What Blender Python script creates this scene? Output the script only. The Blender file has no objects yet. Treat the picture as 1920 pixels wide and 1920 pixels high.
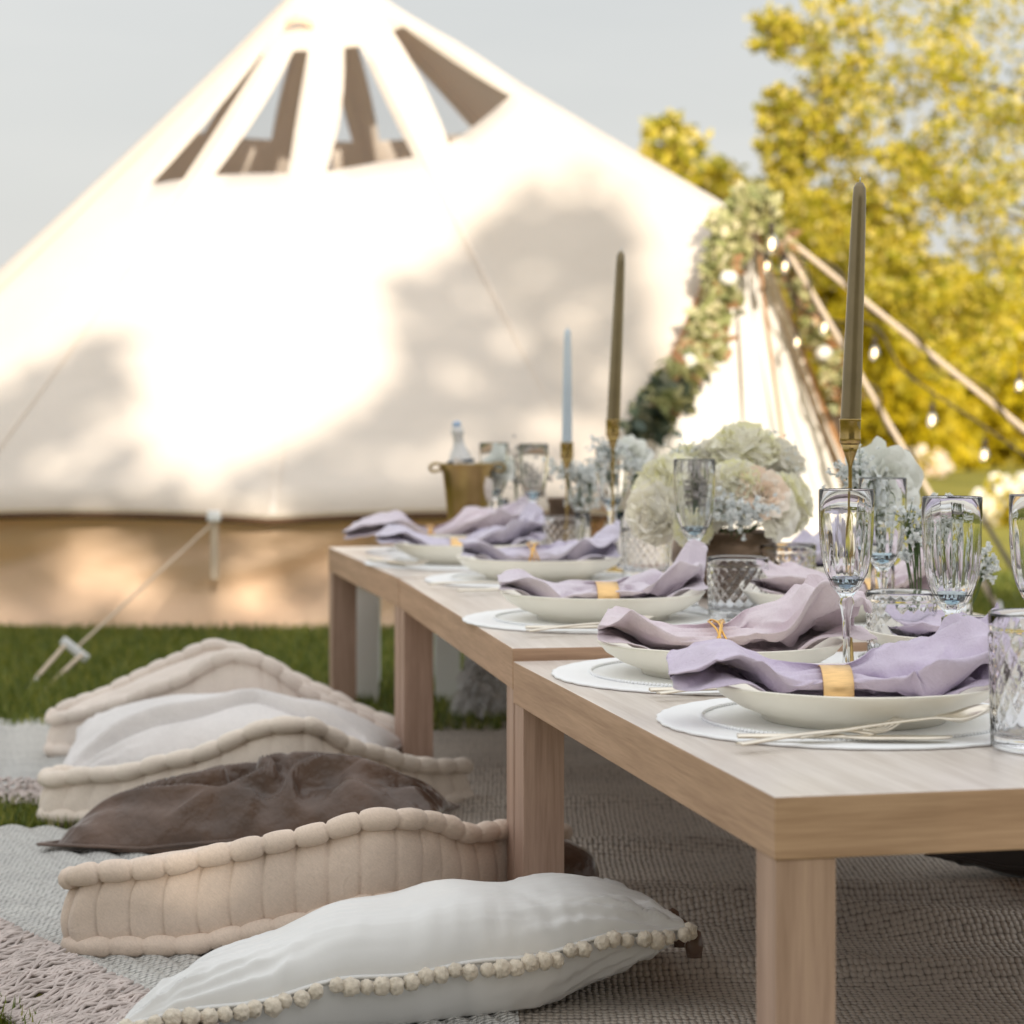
import bpy, bmesh, math, random
import numpy as np
from mathutils import Vector, Matrix, noise as mnoise
random.seed(7); np.random.seed(7)
R = math.radians
PI = math.pi
SC = bpy.context.scene
COL = SC.collection
# ------------------------------------------------------------------ camera
F = 4267.0; CAMZ = 0.70; HOR = 760.0
cam = bpy.data.cameras.new('camera'); camo = bpy.data.objects.new('camera', cam); COL.objects.link(camo)
camo.location = (0, 0, CAMZ); camo.rotation_euler = (R(90), 0, 0)
cam.sensor_width = 36; cam.lens = 36 * F / 1920; cam.shift_y = -(960 - HOR) / 1920
cam.clip_start = 0.05; cam.clip_end = 400
cam.dof.use_dof = True; cam.dof.focus_distance = 2.65; cam.dof.aperture_fstop = 6.0; cam.dof.aperture_blades = 0
SC.camera = camo
# ------------------------------------------------------------------ world, sun, exposure
SUN_D = Vector((-0.15, 1.0, -0.27)).normalized()      # direction the light travels
W = bpy.data.worlds.new('World'); SC.world = W; W.use_nodes = True
nt = W.node_tree; bg = nt.nodes['Background']
sky = nt.nodes.new('ShaderNodeTexSky'); sky.sky_type = 'NISHITA'; sky.sun_disc = False
sky.sun_elevation = math.asin(-SUN_D.z); sky.sun_rotation = math.atan2(-SUN_D.x, -SUN_D.y)
sky.air_density = 1.2; sky.dust_density = 3.0; sky.altitude = 50
# thin high overcast laid over the clear sky
tc = nt.nodes.new('ShaderNodeTexCoord'); mp = nt.nodes.new('ShaderNodeMapping'); mp.inputs['Scale'].default_value = (1.2, 1.2, 7)
nz = nt.nodes.new('ShaderNodeTexNoise'); nz.inputs['Scale'].default_value = 2.2; nz.inputs['Detail'].default_value = 4
cr = nt.nodes.new('ShaderNodeValToRGB')
cr.color_ramp.elements[0].position = .3; cr.color_ramp.elements[0].color = (6.75, 6.82, 6.8, 1)
cr.color_ramp.elements[1].position = .72; cr.color_ramp.elements[1].color = (7.7, 7.65, 7.5, 1)
mx = nt.nodes.new('ShaderNodeMixRGB'); mx.inputs[0].default_value = .86
nt.links.new(tc.outputs['Generated'], mp.inputs[0]); nt.links.new(mp.outputs[0], nz.inputs['Vector'])
nt.links.new(nz.outputs['Fac'], cr.inputs[0]); nt.links.new(sky.outputs[0], mx.inputs[1]); nt.links.new(cr.outputs[0], mx.inputs[2])
sx_ = nt.nodes.new('ShaderNodeSeparateXYZ'); nt.links.new(tc.outputs['Generated'], sx_.inputs[0])
mr = nt.nodes.new('ShaderNodeMapRange'); mr.interpolation_type = 'SMOOTHSTEP'; mr.inputs['From Min'].default_value = .12; mr.inputs['From Max'].default_value = .9; mr.inputs['To Min'].default_value = 1.0; mr.inputs['To Max'].default_value = 1.75
nt.links.new(sx_.outputs['Z'], mr.inputs['Value'])       # an overcast sky is brighter overhead than at the horizon
vm = nt.nodes.new('ShaderNodeVectorMath'); vm.operation = 'SCALE'; nt.links.new(mx.outputs[0], vm.inputs[0]); nt.links.new(mr.outputs[0], vm.inputs['Scale'])
nt.links.new(vm.outputs[0], bg.inputs['Color']); bg.inputs['Strength'].default_value = 0.1
sl = bpy.data.lights.new('sun', 'SUN'); sl.energy = 5.0; sl.angle = R(0.5); sl.color = (1.0, .88, .72)
so = bpy.data.objects.new('sun', sl); COL.objects.link(so)
so.rotation_euler = SUN_D.to_track_quat('-Z', 'Y').to_euler(); so.location = (2, -10, 6)
SC.view_settings.view_transform = 'Standard'; SC.view_settings.look = 'None'
SC.view_settings.exposure = 0.10; SC.view_settings.gamma = 1.0; SC.view_settings.use_curve_mapping = False
SC.render.engine = 'CYCLES'
cy = SC.cycles
cy.use_denoising = True; cy.max_bounces = 10; cy.transmission_bounces = 10; cy.transparent_max_bounces = 12
cy.diffuse_bounces = 4; cy.glossy_bounces = 4; cy.sample_clamp_indirect = 6; cy.blur_glossy = .5

# ------------------------------------------------------------------ helpers
def PX(px, py, Y):            # a point at depth Y seen at pixel (px,py)
    return Vector(((px - 960) / F * Y, Y, CAMZ - (py - HOR) / F * Y))
def PG(px, py, Z=0.0):        # the point of the plane z=Z seen at that pixel
    return PX(px, py, (CAMZ - Z) * F / (py - HOR))
def n3(x, y, z=0.0, s=1.0): return mnoise.noise(Vector((x * s, y * s, z * s)))
def sst(a, b, x):
    t = min(1, max(0, (x - a) / (b - a))); return t * t * (3 - 2 * t)
def props(o, label=None, cat=None, group=None, kind=None):
    if label: o['label'] = label
    if cat: o['category'] = cat
    if group: o['group'] = group
    if kind: o['kind'] = kind
    return o
def thing(name, label, cat, loc=(0, 0, 0), rz=0.0, group=None):
    o = bpy.data.objects.new(name, None); COL.objects.link(o); o.empty_display_size = .05
    o.location = loc; o.rotation_euler = (0, 0, rz); return props(o, label, cat, group)
def mesh(name, verts, faces, m, smooth=True):
    me = bpy.data.meshes.new(name)
    me.from_pydata([tuple(v) for v in verts], [], faces)
    if m is not None: me.materials.append(m)
    if smooth: me.polygons.foreach_set('use_smooth', [True] * len(me.polygons))
    me.update(); return me
def ob(name, me, parent=None, loc=None, rot=None):
    o = bpy.data.objects.new(name, me); COL.objects.link(o)
    if parent is not None: o.parent = parent
    if loc is not None: o.location = loc
    if rot is not None: o.rotation_euler = rot
    return o
def part(name, vf, m, parent=None, smooth=True, loc=None, rot=None):
    return ob(name, mesh(name, vf[0], vf[1], m, smooth), parent, loc, rot)
def polys(name, V, m, smooth=False):      # V: (N,k,3) array of separate polygons -> fast mesh
    V = np.asarray(V, dtype=np.float32); N, k, _ = V.shape
    me = bpy.data.meshes.new(name); me.vertices.add(N * k); me.vertices.foreach_set('co', V.reshape(-1))
    me.loops.add(N * k); me.loops.foreach_set('vertex_index', np.arange(N * k, dtype=np.int32))
    me.polygons.add(N); me.polygons.foreach_set('loop_start', np.arange(0, N * k, k, dtype=np.int32))
    me.polygons.foreach_set('loop_total', np.full(N, k, dtype=np.int32))
    me.materials.append(m); me.update(calc_edges=True); me.validate()
    return me
def grid(nu, nv, fn, cu=False, cv=False, off=0):
    vs = [fn(i / (nu if cu else nu - 1), j / (nv if cv else nv - 1)) for i in range(nu) for j in range(nv)]
    fs = []
    for i in range(nu if cu else nu - 1):
        for j in range(nv if cv else nv - 1):
            a, b = i, (i + 1) % nu; c, d = j, (j + 1) % nv
            fs.append((off + a * nv + c, off + b * nv + c, off + b * nv + d, off + a * nv + d))
    return vs, fs
def join(*vfs):
    V, Fc = [], []
    for v, f in vfs:
        o = len(V); V += list(v); Fc += [tuple(i + o for i in q) for q in f]
    return V, Fc
def xf(vf, M): return [M @ Vector(v) for v in vf[0]], vf[1]
def shift(vf, d): d = Vector(d); return [Vector(v) + d for v in vf[0]], vf[1]
def lathe(prof, n=48, rf=None):          # prof [(r,z)...]
    vs, fs = [], []; k = len(prof)
    for i in range(n):
        a = 2 * PI * i / n
        for r, z in prof:
            rr = r * (rf(a, z, r) if rf else 1); vs.append((rr * math.cos(a), rr * math.sin(a), z))
    for i in range(n):
        b = (i + 1) % n
        for j in range(k - 1): fs.append((i * k + j, b * k + j, b * k + j + 1, i * k + j + 1))
    return vs, fs
def tube(path, rad, n=8, closed=False, caps=True):
    P = [Vector(p) for p in path]; m = len(P); vs, fs = [], []
    up = Vector((0, 0, 1)); prev = None
    for i, p in enumerate(P):
        if closed: t = (P[(i + 1) % m] - P[i - 1])
        else: t = (P[min(i + 1, m - 1)] - P[max(i - 1, 0)])
        t = t.normalized() if t.length > 1e-9 else Vector((0, 0, 1))
        if prev is None:
            a = t.cross(up)
            if a.length < .05: a = t.cross(Vector((1, 0, 0)))
        else: a = prev - t * prev.dot(t)
        a.normalize(); prev = a; b = t.cross(a)
        r = rad(i / max(1, m - 1)) if callable(rad) else rad
        for k in range(n):
            c = 2 * PI * k / n; vs.append(p + a * (r * math.cos(c)) + b * (r * math.sin(c)))
    for i in range(m if closed else m - 1):
        j = (i + 1) % m
        for k in range(n): l = (k + 1) % n; fs.append((i * n + k, i * n + l, j * n + l, j * n + k))
    if caps and not closed: fs.append(tuple(range(n - 1, -1, -1))); fs.append(tuple((m - 1) * n + k for k in range(n)))
    return vs, fs
def box(x0, x1, y0, y1, z0, z1, bev=0.002, seg=2):
    bm = bmesh.new(); bmesh.ops.create_cube(bm, size=1)
    for v in bm.verts: v.co = Vector(((x0 + x1) / 2 + v.co.x * (x1 - x0), (y0 + y1) / 2 + v.co.y * (y1 - y0), (z0 + z1) / 2 + v.co.z * (z1 - z0)))
    if bev: bmesh.ops.bevel(bm, geom=bm.edges[:], offset=bev, segments=seg, affect='EDGES', profile=.7)
    bm.verts.index_update(); vs = [v.co.copy() for v in bm.verts]; fs = [tuple(v.index for v in f.verts) for f in bm.faces]; bm.free(); return vs, fs
def ball(r, sub=2, sc=(1, 1, 1), nz_=0.0, seed=0, fr_=2.3):
    bm = bmesh.new(); bmesh.ops.create_icosphere(bm, subdivisions=sub, radius=1)
    vs = []
    for v in bm.verts:
        k = r * (1 + nz_ * n3(v.co.x * fr_ + seed, v.co.y * fr_, v.co.z * fr_)); vs.append(Vector((v.co.x * sc[0] * k, v.co.y * sc[1] * k, v.co.z * sc[2] * k)))
    fs = [tuple(v.index for v in f.verts) for f in bm.faces]; bm.free(); return vs, fs
def catm(pts, n):                          # Catmull-Rom through points
    P = [Vector(p) for p in pts]; P = [2 * P[0] - P[1]] + P + [2 * P[-1] - P[-2]]; out = []; m = len(P) - 3
    for i in range(n):
        t = i / (n - 1) * m; k = min(int(t), m - 1); t -= k; a, b, c, d = P[k:k + 4]
        out.append(.5 * ((2 * b) + (c - a) * t + (2 * a - 5 * b + 4 * c - d) * t * t + (3 * b - a - 3 * c + d) * t ** 3))
    return out

# ------------------------------------------------------------------ materials
def new(name):
    m = bpy.data.materials.new(name); m.use_nodes = True; n = m.node_tree
    return m, n, n.nodes['Principled BSDF']
def coords(n, scale=(1, 1, 1), rot=(0, 0, 0)):
    t = n.nodes.new('ShaderNodeTexCoord'); g = n.nodes.new('ShaderNodeMapping'); g.inputs['Scale'].default_value = scale; g.inputs['Rotation'].default_value = rot
    n.links.new(t.outputs['Object'], g.inputs[0]); return g.outputs[0]
def noise_(n, vec, scale, detail=4, rough=.55, dist=0):
    t = n.nodes.new('ShaderNodeTexNoise'); t.inputs['Scale'].default_value = scale; t.inputs['Detail'].default_value = detail
    t.inputs['Roughness'].default_value = rough; t.inputs['Distortion'].default_value = dist; n.links.new(vec, t.inputs['Vector']); return t.outputs['Fac']
def ramp(n, fac, stops):
    r = n.nodes.new('ShaderNodeValToRGB'); e = r.color_ramp.elements
    while len(e) < len(stops): e.new(.5)
    for k, (p, c) in enumerate(stops): e[k].position = p; e[k].color = (*c, 1)
    n.links.new(fac, r.inputs[0]); return r.outputs[0]
def bump(n, b, h, strength=.3, dist=.01):
    k = n.nodes.new('ShaderNodeBump'); k.inputs['Strength'].default_value = strength; k.inputs['Distance'].default_value = dist
    n.links.new(h, k.inputs['Height']); n.links.new(k.outputs[0], b.inputs['Normal']); return k
def mathn(n, op, a, b=None):
    k = n.nodes.new('ShaderNodeMath'); k.operation = op
    for i, v in enumerate((a, b)):
        if v is None: continue
        if isinstance(v, (int, float)): k.inputs[i].default_value = v
        else: n.links.new(v, k.inputs[i])
    return k.outputs[0]
def scol(c, f): return tuple(min(1, x * f) for x in c)
def simple(name, c, rough=.6, metal=0.0, var=.12, ns=8, bs=0.0, bd=.002, bns=None, sheen=0.0, coat=0.0, sss=0.0, scale=(1, 1, 1), spec=.5):
    m, n, b = new(name); v = coords(n, scale)
    n.links.new(ramp(n, noise_(n, v, ns), [(.3, scol(c, 1 - var)), (.7, scol(c, 1 + var))]), b.inputs['Base Color'])
    b.inputs['Roughness'].default_value = rough; b.inputs['Metallic'].default_value = metal; b.inputs['Specular IOR Level'].default_value = spec
    if sheen: b.inputs['Sheen Weight'].default_value = sheen; b.inputs['Sheen Roughness'].default_value = .4
    if coat: b.inputs['Coat Weight'].default_value = coat; b.inputs['Coat Roughness'].default_value = .1
    if sss: b.inputs['Subsurface Weight'].default_value = sss; b.inputs['Subsurface Radius'].default_value = (.01, .008, .006); b.inputs['Subsurface Scale'].default_value = 1
    if bs: bump(n, b, noise_(n, v, bns or ns * 4, 5), bs, bd)
    return m
def fabric(name, c, weave=900, rough=.9, sheen=.25, bs=.35, var=.08, slub=140, crumple=0.0):
    m, n, b = new(name); v = coords(n)
    v = coords(n, (1, 1, 1), (.5, .6, .7))
    w1 = n.nodes.new('ShaderNodeTexNoise'); g = n.nodes.new('ShaderNodeMapping'); g.inputs['Scale'].default_value = (weave, slub, slub); n.links.new(v, g.inputs[0]); n.links.new(g.outputs[0], w1.inputs['Vector']); w1.inputs['Scale'].default_value = 1
    w2 = n.nodes.new('ShaderNodeTexNoise'); g2 = n.nodes.new('ShaderNodeMapping'); g2.inputs['Scale'].default_value = (slub, weave, weave); n.links.new(v, g2.inputs[0]); n.links.new(g2.outputs[0], w2.inputs['Vector']); w2.inputs['Scale'].default_value = 1
    h = mathn(n, 'ADD', w1.outputs['Fac'], w2.outputs['Fac'])
    big = noise_(n, v, 7, 3)
    hh = mathn(n, 'ADD', mathn(n, 'MULTIPLY', h, .35), mathn(n, 'MULTIPLY', big, .6))
    n.links.new(ramp(n, hh, [(.45, scol(c, 1 - var * 2)), (.8, scol(c, 1 + var))]), b.inputs['Base Color'])
    b.inputs['Roughness'].default_value = rough; b.inputs['Sheen Weight'].default_value = sheen; b.inputs['Specular IOR Level'].default_value = .25
    k = bump(n, b, h, bs, .0006)
    if crumple:
        k2 = n.nodes.new('ShaderNodeBump'); k2.inputs['Strength'].default_value = crumple; k2.inputs['Distance'].default_value = .006
        n.links.new(noise_(n, v, 34, 4, .6, 1.4), k2.inputs['Height']); n.links.new(k2.outputs[0], k.inputs['Normal'])
    return m
def wood(name, c1, c2, axis='x', rough=.5, gs=1.0, spec=.4):
    m, n, b = new(name); s = {'x': (1.2, 26, 26), 'y': (26, 1.2, 26), 'z': (26, 26, 1.2)}[axis]
    v = coords(n, tuple(k * gs for k in s)); a = noise_(n, v, 2.2, 6, .62, .6)
    v2 = coords(n, tuple(k * gs * 5 for k in s)); f = noise_(n, v2, 3, 3)
    t = mathn(n, 'ADD', mathn(n, 'MULTIPLY', a, .75), mathn(n, 'MULTIPLY', f, .3))
    n.links.new(ramp(n, t, [(.38, c2), (.52, tuple((x + y) / 2 for x, y in zip(c1, c2))), (.66, c1)]), b.inputs['Base Color'])
    b.inputs['Roughness'].default_value = rough; b.inputs['Specular IOR Level'].default_value = spec; bump(n, b, t, .18, .0006); return m
def glass(name, c=(.97, .985, 1), rough=0.0, ior=1.48, bs=0.0):
    m, n, b = new(name); b.inputs['Base Color'].default_value = (*c, 1); b.inputs['Transmission Weight'].default_value = 1
    b.inputs['Roughness'].default_value = rough; b.inputs['IOR'].default_value = ior
    v = coords(n)
    if bs: bump(n, b, noise_(n, v, 60, 2), bs, .001)
    return m
def leafmat(name, stops, trans=.35, rough=.5, ns=None):
    m, n, b = new(name); g = n.nodes.new('ShaderNodeNewGeometry')
    c = ramp(n, g.outputs['Random Per Island'], stops)
    b.inputs['Roughness'].default_value = rough; n.links.new(c, b.inputs['Base Color'])
    if trans:
        t = n.nodes.new('ShaderNodeBsdfTranslucent'); n.links.new(c, t.inputs['Color']); x = n.nodes.new('ShaderNodeMixShader'); x.inputs[0].default_value = trans
        o = n.nodes['Material Output']; n.links.new(b.outputs[0], x.inputs[1]); n.links.new(t.outputs[0], x.inputs[2]); n.links.new(x.outputs[0], o.inputs['Surface'])
    return m
M = {}
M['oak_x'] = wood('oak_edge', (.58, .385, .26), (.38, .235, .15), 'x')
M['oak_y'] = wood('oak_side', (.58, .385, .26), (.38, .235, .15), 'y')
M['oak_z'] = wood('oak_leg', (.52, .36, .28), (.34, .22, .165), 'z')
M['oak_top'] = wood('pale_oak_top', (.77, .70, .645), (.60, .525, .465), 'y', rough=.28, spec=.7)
M['linen_a'] = fabric('natural_linen', (.72, .59, .49), 700, crumple=.3)
M['linen_b'] = fabric('pale_linen', (.76, .67, .58), 700, crumple=.3)
M['linen_c'] = fabric('rosy_linen', (.74, .655, .59), 700, crumple=.3)
M['satin'] = simple('ivory_satin', (.73, .73, .72), .42, var=.04, ns=5, bs=.15, bns=50, sheen=.3)
M['cream_cotton'] = fabric('cream_cotton', (.74, .71, .70), 900, crumple=.35)
M['velvet'] = simple('brown_velvet', (.10, .056, .036), .34, var=.35, ns=11, bs=.7, bns=20, bd=.012, sheen=.45, spec=.7)
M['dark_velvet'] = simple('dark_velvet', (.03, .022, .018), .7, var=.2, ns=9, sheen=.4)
M['pompom'] = simple('cream_wool', (.76, .68, .56), .95, var=.12, ns=150, bs=.9, bns=500, sheen=.5)
M['fleece'] = simple('white_fleece', (.9, .89, .88), .95, var=.1, ns=20, bs=1, bns=60, bd=.02, sheen=.5)
M['white_paint'] = simple('white_paint', (.9, .92, .93), .4, var=.03)
M['cream_ceramic'] = simple('cream_stoneware', (.95, .905, .80), .42, var=.03, ns=12, coat=.08)
M['white_mat'] = simple('white_placemat', (.92, .93, .94), .55, var=.03)
M['champagne'] = simple('champagne_gold_metal', (.80, .74, .64), .3, 1.0, var=.06, ns=30)
M['gold'] = simple('brushed_gold', (.83, .55, .26), .3, 1.0, var=.12, ns=60, bs=.12, bns=300, scale=(1, 1, 20))
M['gold_wire'] = simple('polished_gold_wire', (.80, .48, .15), .18, 1.0, var=.05)
M['candle_gold'] = simple('dark_gold_wax', (.23, .18, .10), .30, .5, var=.12, ns=20, coat=.2)
M['candle_blue'] = simple('pale_blue_wax', (.52, .60, .68), .45, var=.04, sss=.1)
M['brass'] = simple('antique_brass', (.42, .30, .12), .25, 1.0, var=.25, ns=40)
M['bronze'] = simple('aged_bronze', (.20, .14, .10), .38, .8, var=.45, ns=14, bs=.2, bns=60)
M['bucket'] = simple('hammered_brass', (.38, .27, .11), .3, 1.0, var=.2, ns=10, bs=.3, bns=90, bd=.003)
M['foil'] = simple('white_foil', (.72, .71, .70), .4, .2, var=.06, ns=40, bs=.4, bns=120)
M['blue_foil'] = simple('blue_cap', (.36, .48, .66), .3, .3)
M['dark_band'] = simple('dark_band', (.04, .05, .07), .4)
M['green_glass'] = simple('dark_bottle', (.04, .06, .03), .15)
M['glass'] = glass('clear_glass', (.98, .99, 1), ior=1.36)
M['crystal'] = glass('cut_crystal', (.98, .985, 1), ior=1.42)
M['blue_glass'] = glass('pale_blue_glass', (.72, .90, 1), ior=1.36)
M['rope'] = simple('cream_rope', (.66, .54, .42), .9, var=.15, ns=200, bs=.8, bns=300)
M['jute'] = simple('jute_rope', (.55, .38, .22), .9, var=.2, ns=120, bs=.8, bns=300)
M['pole'] = wood('pine_pole', (.55, .30, .14), (.38, .19, .08), 'z')
M['dark_cable'] = simple('dark_cable', (.05, .035, .025), .6)
M['steel'] = simple('steel', (.6, .6, .6), .3, 1.0)
M['plastic'] = simple('white_plastic', (.8, .82, .85), .35, var=.03)
M['stem'] = simple('green_stem', (.07, .12, .035), .55, var=.25, ns=30)
M['bark'] = simple('bark', (.12, .085, .06), .9, var=.4, ns=9, bs=.8, bns=25, bd=.03, scale=(3, 3, .6))
M['white_cloth'] = fabric('white_cloth', (.74, .68, .64), 500)
M['napkin'] = [fabric(f'lavender_linen_{i}', c, 1100, .85, .3, .4, .05, 120, .55) for i, c in enumerate([(.65, .57, .71), (.77, .665, .72), (.73, .655, .735), (.67, .625, .745)])]
def petal(name, c0, c1, c2, sss=.15):
    m = leafmat(name, [(0, c0), (.5, c1), (1, c2)], .12, .6); return m
M['petal_green'] = petal('lime_white_petal', (.93, .91, .60), (.96, .94, .80), (.97, .95, .88))
M['petal_white'] = petal('ivory_petal', (.94, .91, .78), (.97, .94, .85), (.97, .95, .90))
M['petal_peach'] = petal('peach_petal', (.90, .70, .54), (.93, .82, .70), (.94, .88, .80))
M['petal_cool'] = petal('cool_white_petal', (.78, .80, .74), (.86, .87, .82), (.90, .91, .88))
M['gyp'] = leafmat('tiny_white_blossom', [(0, (.80, .84, .84)), (1, (.93, .94, .94))], .2)
M['gyp_dry'] = leafmat('greyish_blossom', [(0, (.42, .38, .36)), (1, (.60, .56, .54))], .1)

def canvas(name, c, tr):
    m, n, b = new(name); v = coords(n)
    cc = ramp(n, noise_(n, v, 1.7, 4), [(.3, scol(c, .93)), (.7, scol(c, 1.03))]); n.links.new(cc, b.inputs['Base Color'])
    b.inputs['Roughness'].default_value = .85; b.inputs['Specular IOR Level'].default_value = .2
    bump(n, b, noise_(n, v, 3, 5), .25, .06)
    t = n.nodes.new('ShaderNodeBsdfTranslucent'); t.inputs['Color'].default_value = (.98, .76, .54, 1)
    x = n.nodes.new('ShaderNodeMixShader'); x.inputs[0].default_value = tr; o = n.nodes['Material Output']
    n.links.new(b.outputs[0], x.inputs[1]); n.links.new(t.outputs[0], x.inputs[2]); n.links.new(x.outputs[0], o.inputs['Surface']); return m
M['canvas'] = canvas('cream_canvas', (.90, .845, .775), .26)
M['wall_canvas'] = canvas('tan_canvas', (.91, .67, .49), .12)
M['door'] = canvas('white_door_canvas', (.90, .88, .86), .1)
m, n, b = new('clear_window_film')
tr = n.nodes.new('ShaderNodeBsdfTransparent'); tr.inputs[0].default_value = (.93, .93, .93, 1); gl = n.nodes.new('ShaderNodeBsdfGlossy'); gl.inputs['Roughness'].default_value = .08
x = n.nodes.new('ShaderNodeMixShader'); x.inputs[0].default_value = .08
n.links.new(tr.outputs[0], x.inputs[1]); n.links.new(gl.outputs[0], x.inputs[2]); n.links.new(x.outputs[0], n.nodes['Material Output'].inputs['Surface']); M['film'] = m
M['seam'] = canvas('canvas_seam', (.895, .84, .77), .26)
M['eave_shadow'] = simple('brown_eave_shadow', (.13, .07, .035), .9)  # dark brown for the shadow line below the eave
def emis(name, c, s):
    m, n, b = new(name); b.inputs['Emission Color'].default_value = (*c, 1); b.inputs['Emission Strength'].default_value = s; b.inputs['Base Color'].default_value = (*c, 1); return m
M['filament'] = emis('glowing_filament', (1, .74, .42), 5)
# rug weave: rows of thick knots
def rugmat(name, c, cell=.0085, dark=.4, el=.8):
    m, n, b = new(name); v = coords(n, (1 / cell, 1 / (cell * el), 0))
    wv = noise_(n, coords(n), 14, 3)
    vo = n.nodes.new('ShaderNodeTexVoronoi'); vo.inputs['Scale'].default_value = 1; vo.inputs['Randomness'].default_value = .3; n.links.new(v, vo.inputs['Vector'])
    d = vo.outputs['Distance']
    a = ramp(n, d, [(.1, scol(c, 1.1)), (.45, c), (.72, scol(c, dark))])
    v3 = noise_(n, coords(n, (1, 6, 1)), 3, 4); mm = n.nodes.new('ShaderNodeMixRGB'); mm.blend_type = 'MULTIPLY'; mm.inputs[0].default_value = .6
    n.links.new(a, mm.inputs[1]); n.links.new(ramp(n, v3, [(.3, (.75, .73, .72)), (.7, (1.05, 1.03, 1.0))]), mm.inputs[2]); n.links.new(mm.outputs[0], b.inputs['Base Color'])
    b.inputs['Roughness'].default_value = .95; b.inputs['Specular IOR Level'].default_value = .15
    bump(n, b, mathn(n, 'SUBTRACT', 1, d), 1.0, .008); return m
M['rug_light'] = rugmat('cream_woven_rug', (.66, .66, .64))
M['rug_shaded'] = rugmat('shaded_taupe_rug', (.55, .50, .445), .0080, .42, 1.5)  # darker taupe puts the shade under the tables into the rug colour
M['fringe'] = simple('taupe_yarn', (.52, .45, .42), .95, var=.2, ns=60, bs=.6, bns=400)
m, n, b = new('lawn_soil'); v = coords(n)
g1 = noise_(n, v, .9, 5); g2 = noise_(n, v, 60, 4)
n.links.new(ramp(n, mathn(n, 'ADD', mathn(n, 'MULTIPLY', g1, .6), mathn(n, 'MULTIPLY', g2, .4)), [(.35, (.16, .16, .018)), (.5, (.30, .27, .025)), (.65, (.42, .34, .04))]), b.inputs['Base Color'])
b.inputs['Roughness'].default_value = .9; bump(n, b, g2, .8, .03); M['lawn'] = m
M['blade'] = leafmat('grass_blade', [(0, (.07, .11, .018)), (.5, (.15, .19, .03)), (1, (.32, .31, .06))], .3)
M['yellow_leaf'] = leafmat('golden_leaf', [(0, (.10, .10, .012)), (.35, (.30, .22, .02)), (.7, (.46, .33, .04)), (1, (.60, .42, .09))], .35)
M['tawny_leaf'] = leafmat('tawny_leaf', [(0, (.15, .17, .01)), (.3, (.46, .43, .03)), (.6, (.72, .60, .06)), (.85, (.82, .66, .12)), (1, (.90, .80, .45))], .35)
M['green_leaf'] = leafmat('yellow_green_leaf', [(0, (.30, .26, .01)), (.5, (.62, .50, .012)), (1, (.78, .62, .03))], .35)
M['added_hedge_leaf'] = leafmat('added_dark_hedge_leaf', [(0, (.05, .08, .02)), (1, (.12, .15, .04))], 0)
M['sage'] = leafmat('sage_leaf', [(0, (.18, .20, .07)), (.35, (.46, .48, .20)), (.75, (.68, .64, .36)), (1, (.82, .74, .5))], .3)
M['sage_shaded'] = leafmat('shaded_eucalyptus_leaf', [(0, (.03, .05, .04)), (.6, (.12, .16, .11)), (1, (.28, .27, .18))], .2)  # darker leaves put the shade at the garland's low end into colour
M['dry'] = leafmat('dried_grass_plume', [(0, (.38, .18, .07)), (1, (.66, .42, .25))], .3)

# ------------------------------------------------------------------ scattered leaves
def leaves(C, size, flat=0.0, asp=.6):    # C (N,3) centres -> (N,4,3) leaf rhombs
    N = len(C); a = np.random.normal(size=(N, 3)); a /= np.linalg.norm(a, axis=1)[:, None]
    b_ = np.random.normal(size=(N, 3)); b_[:, 2] += flat; b_ -= a * (a * b_).sum(1)[:, None]; b_ /= np.linalg.norm(b_, axis=1)[:, None]
    s = size * np.random.uniform(.6, 1.3, (N, 1)); V = np.empty((N, 4, 3))
    V[:, 0] = C - a * s; V[:, 1] = C + b_ * s * asp; V[:, 2] = C + a * s; V[:, 3] = C - b_ * s * asp
    return V
def clumps(lobes, per, size, clump=.12, nclump=40, shell=.55):
    out = []
    for (c, r) in lobes:
        c = np.array(c, float); r = np.array(r if hasattr(r, '__len__') else (r, r, r), float)
        k = max(4, int(nclump)); d = np.random.normal(size=(k, 3)); d /= np.linalg.norm(d, axis=1)[:, None]
        cc = c + d * r * (np.random.uniform(shell, 1.02, (k, 1)))
        idx = np.random.randint(0, k, per); out.append(cc[idx] + np.random.normal(size=(per, 3)) * clump * r.mean() * np.array((1, 1, .8)))
    return np.concatenate(out)

# ================================================================== SETTING
props(part('ground', grid(60, 60, lambda u, v: (-60 + 120 * u, -40 + 150 * v, 0)), M['lawn']), kind='structure')
# short lawn blades where the picture is close enough to show them
def blades(n, x0, x1, y0, y1, h, w=.003):
    P = np.random.uniform((x0, y0), (x1, y1), (n, 2)); a = np.random.uniform(0, PI, n); hh = h * np.random.uniform(.5, 1.3, n); V = np.zeros((n, 3, 3))
    V[:, 0, 0] = P[:, 0] - np.cos(a) * w; V[:, 0, 1] = P[:, 1] - np.sin(a) * w; V[:, 1, 0] = P[:, 0] + np.cos(a) * w; V[:, 1, 1] = P[:, 1] + np.sin(a) * w
    V[:, 2, 0] = P[:, 0] + np.random.normal(size=n) * h * .35; V[:, 2, 1] = P[:, 1] + np.random.normal(size=n) * h * .35; V[:, 2, 2] = hh; return V
G_ = np.concatenate([blades(60000, -2.2, .9, 4.85, 7.0, .035, .004), blades(9000, -1.3, -.35, 3.70, 3.97, .03), blades(16000, -1.3, -.2, 2.1, 3.5, .03), blades(24000, .7, 3.2, 5.2, 9.5, .04, .005)])
_a = np.array((-1.24, 3.74)); _d = np.array((1.26, -1.82)) / 2.2136; _q = G_[:, 0, :2] - _a; _side = _q[:, 0] * _d[1] - _q[:, 1] * _d[0]
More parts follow.
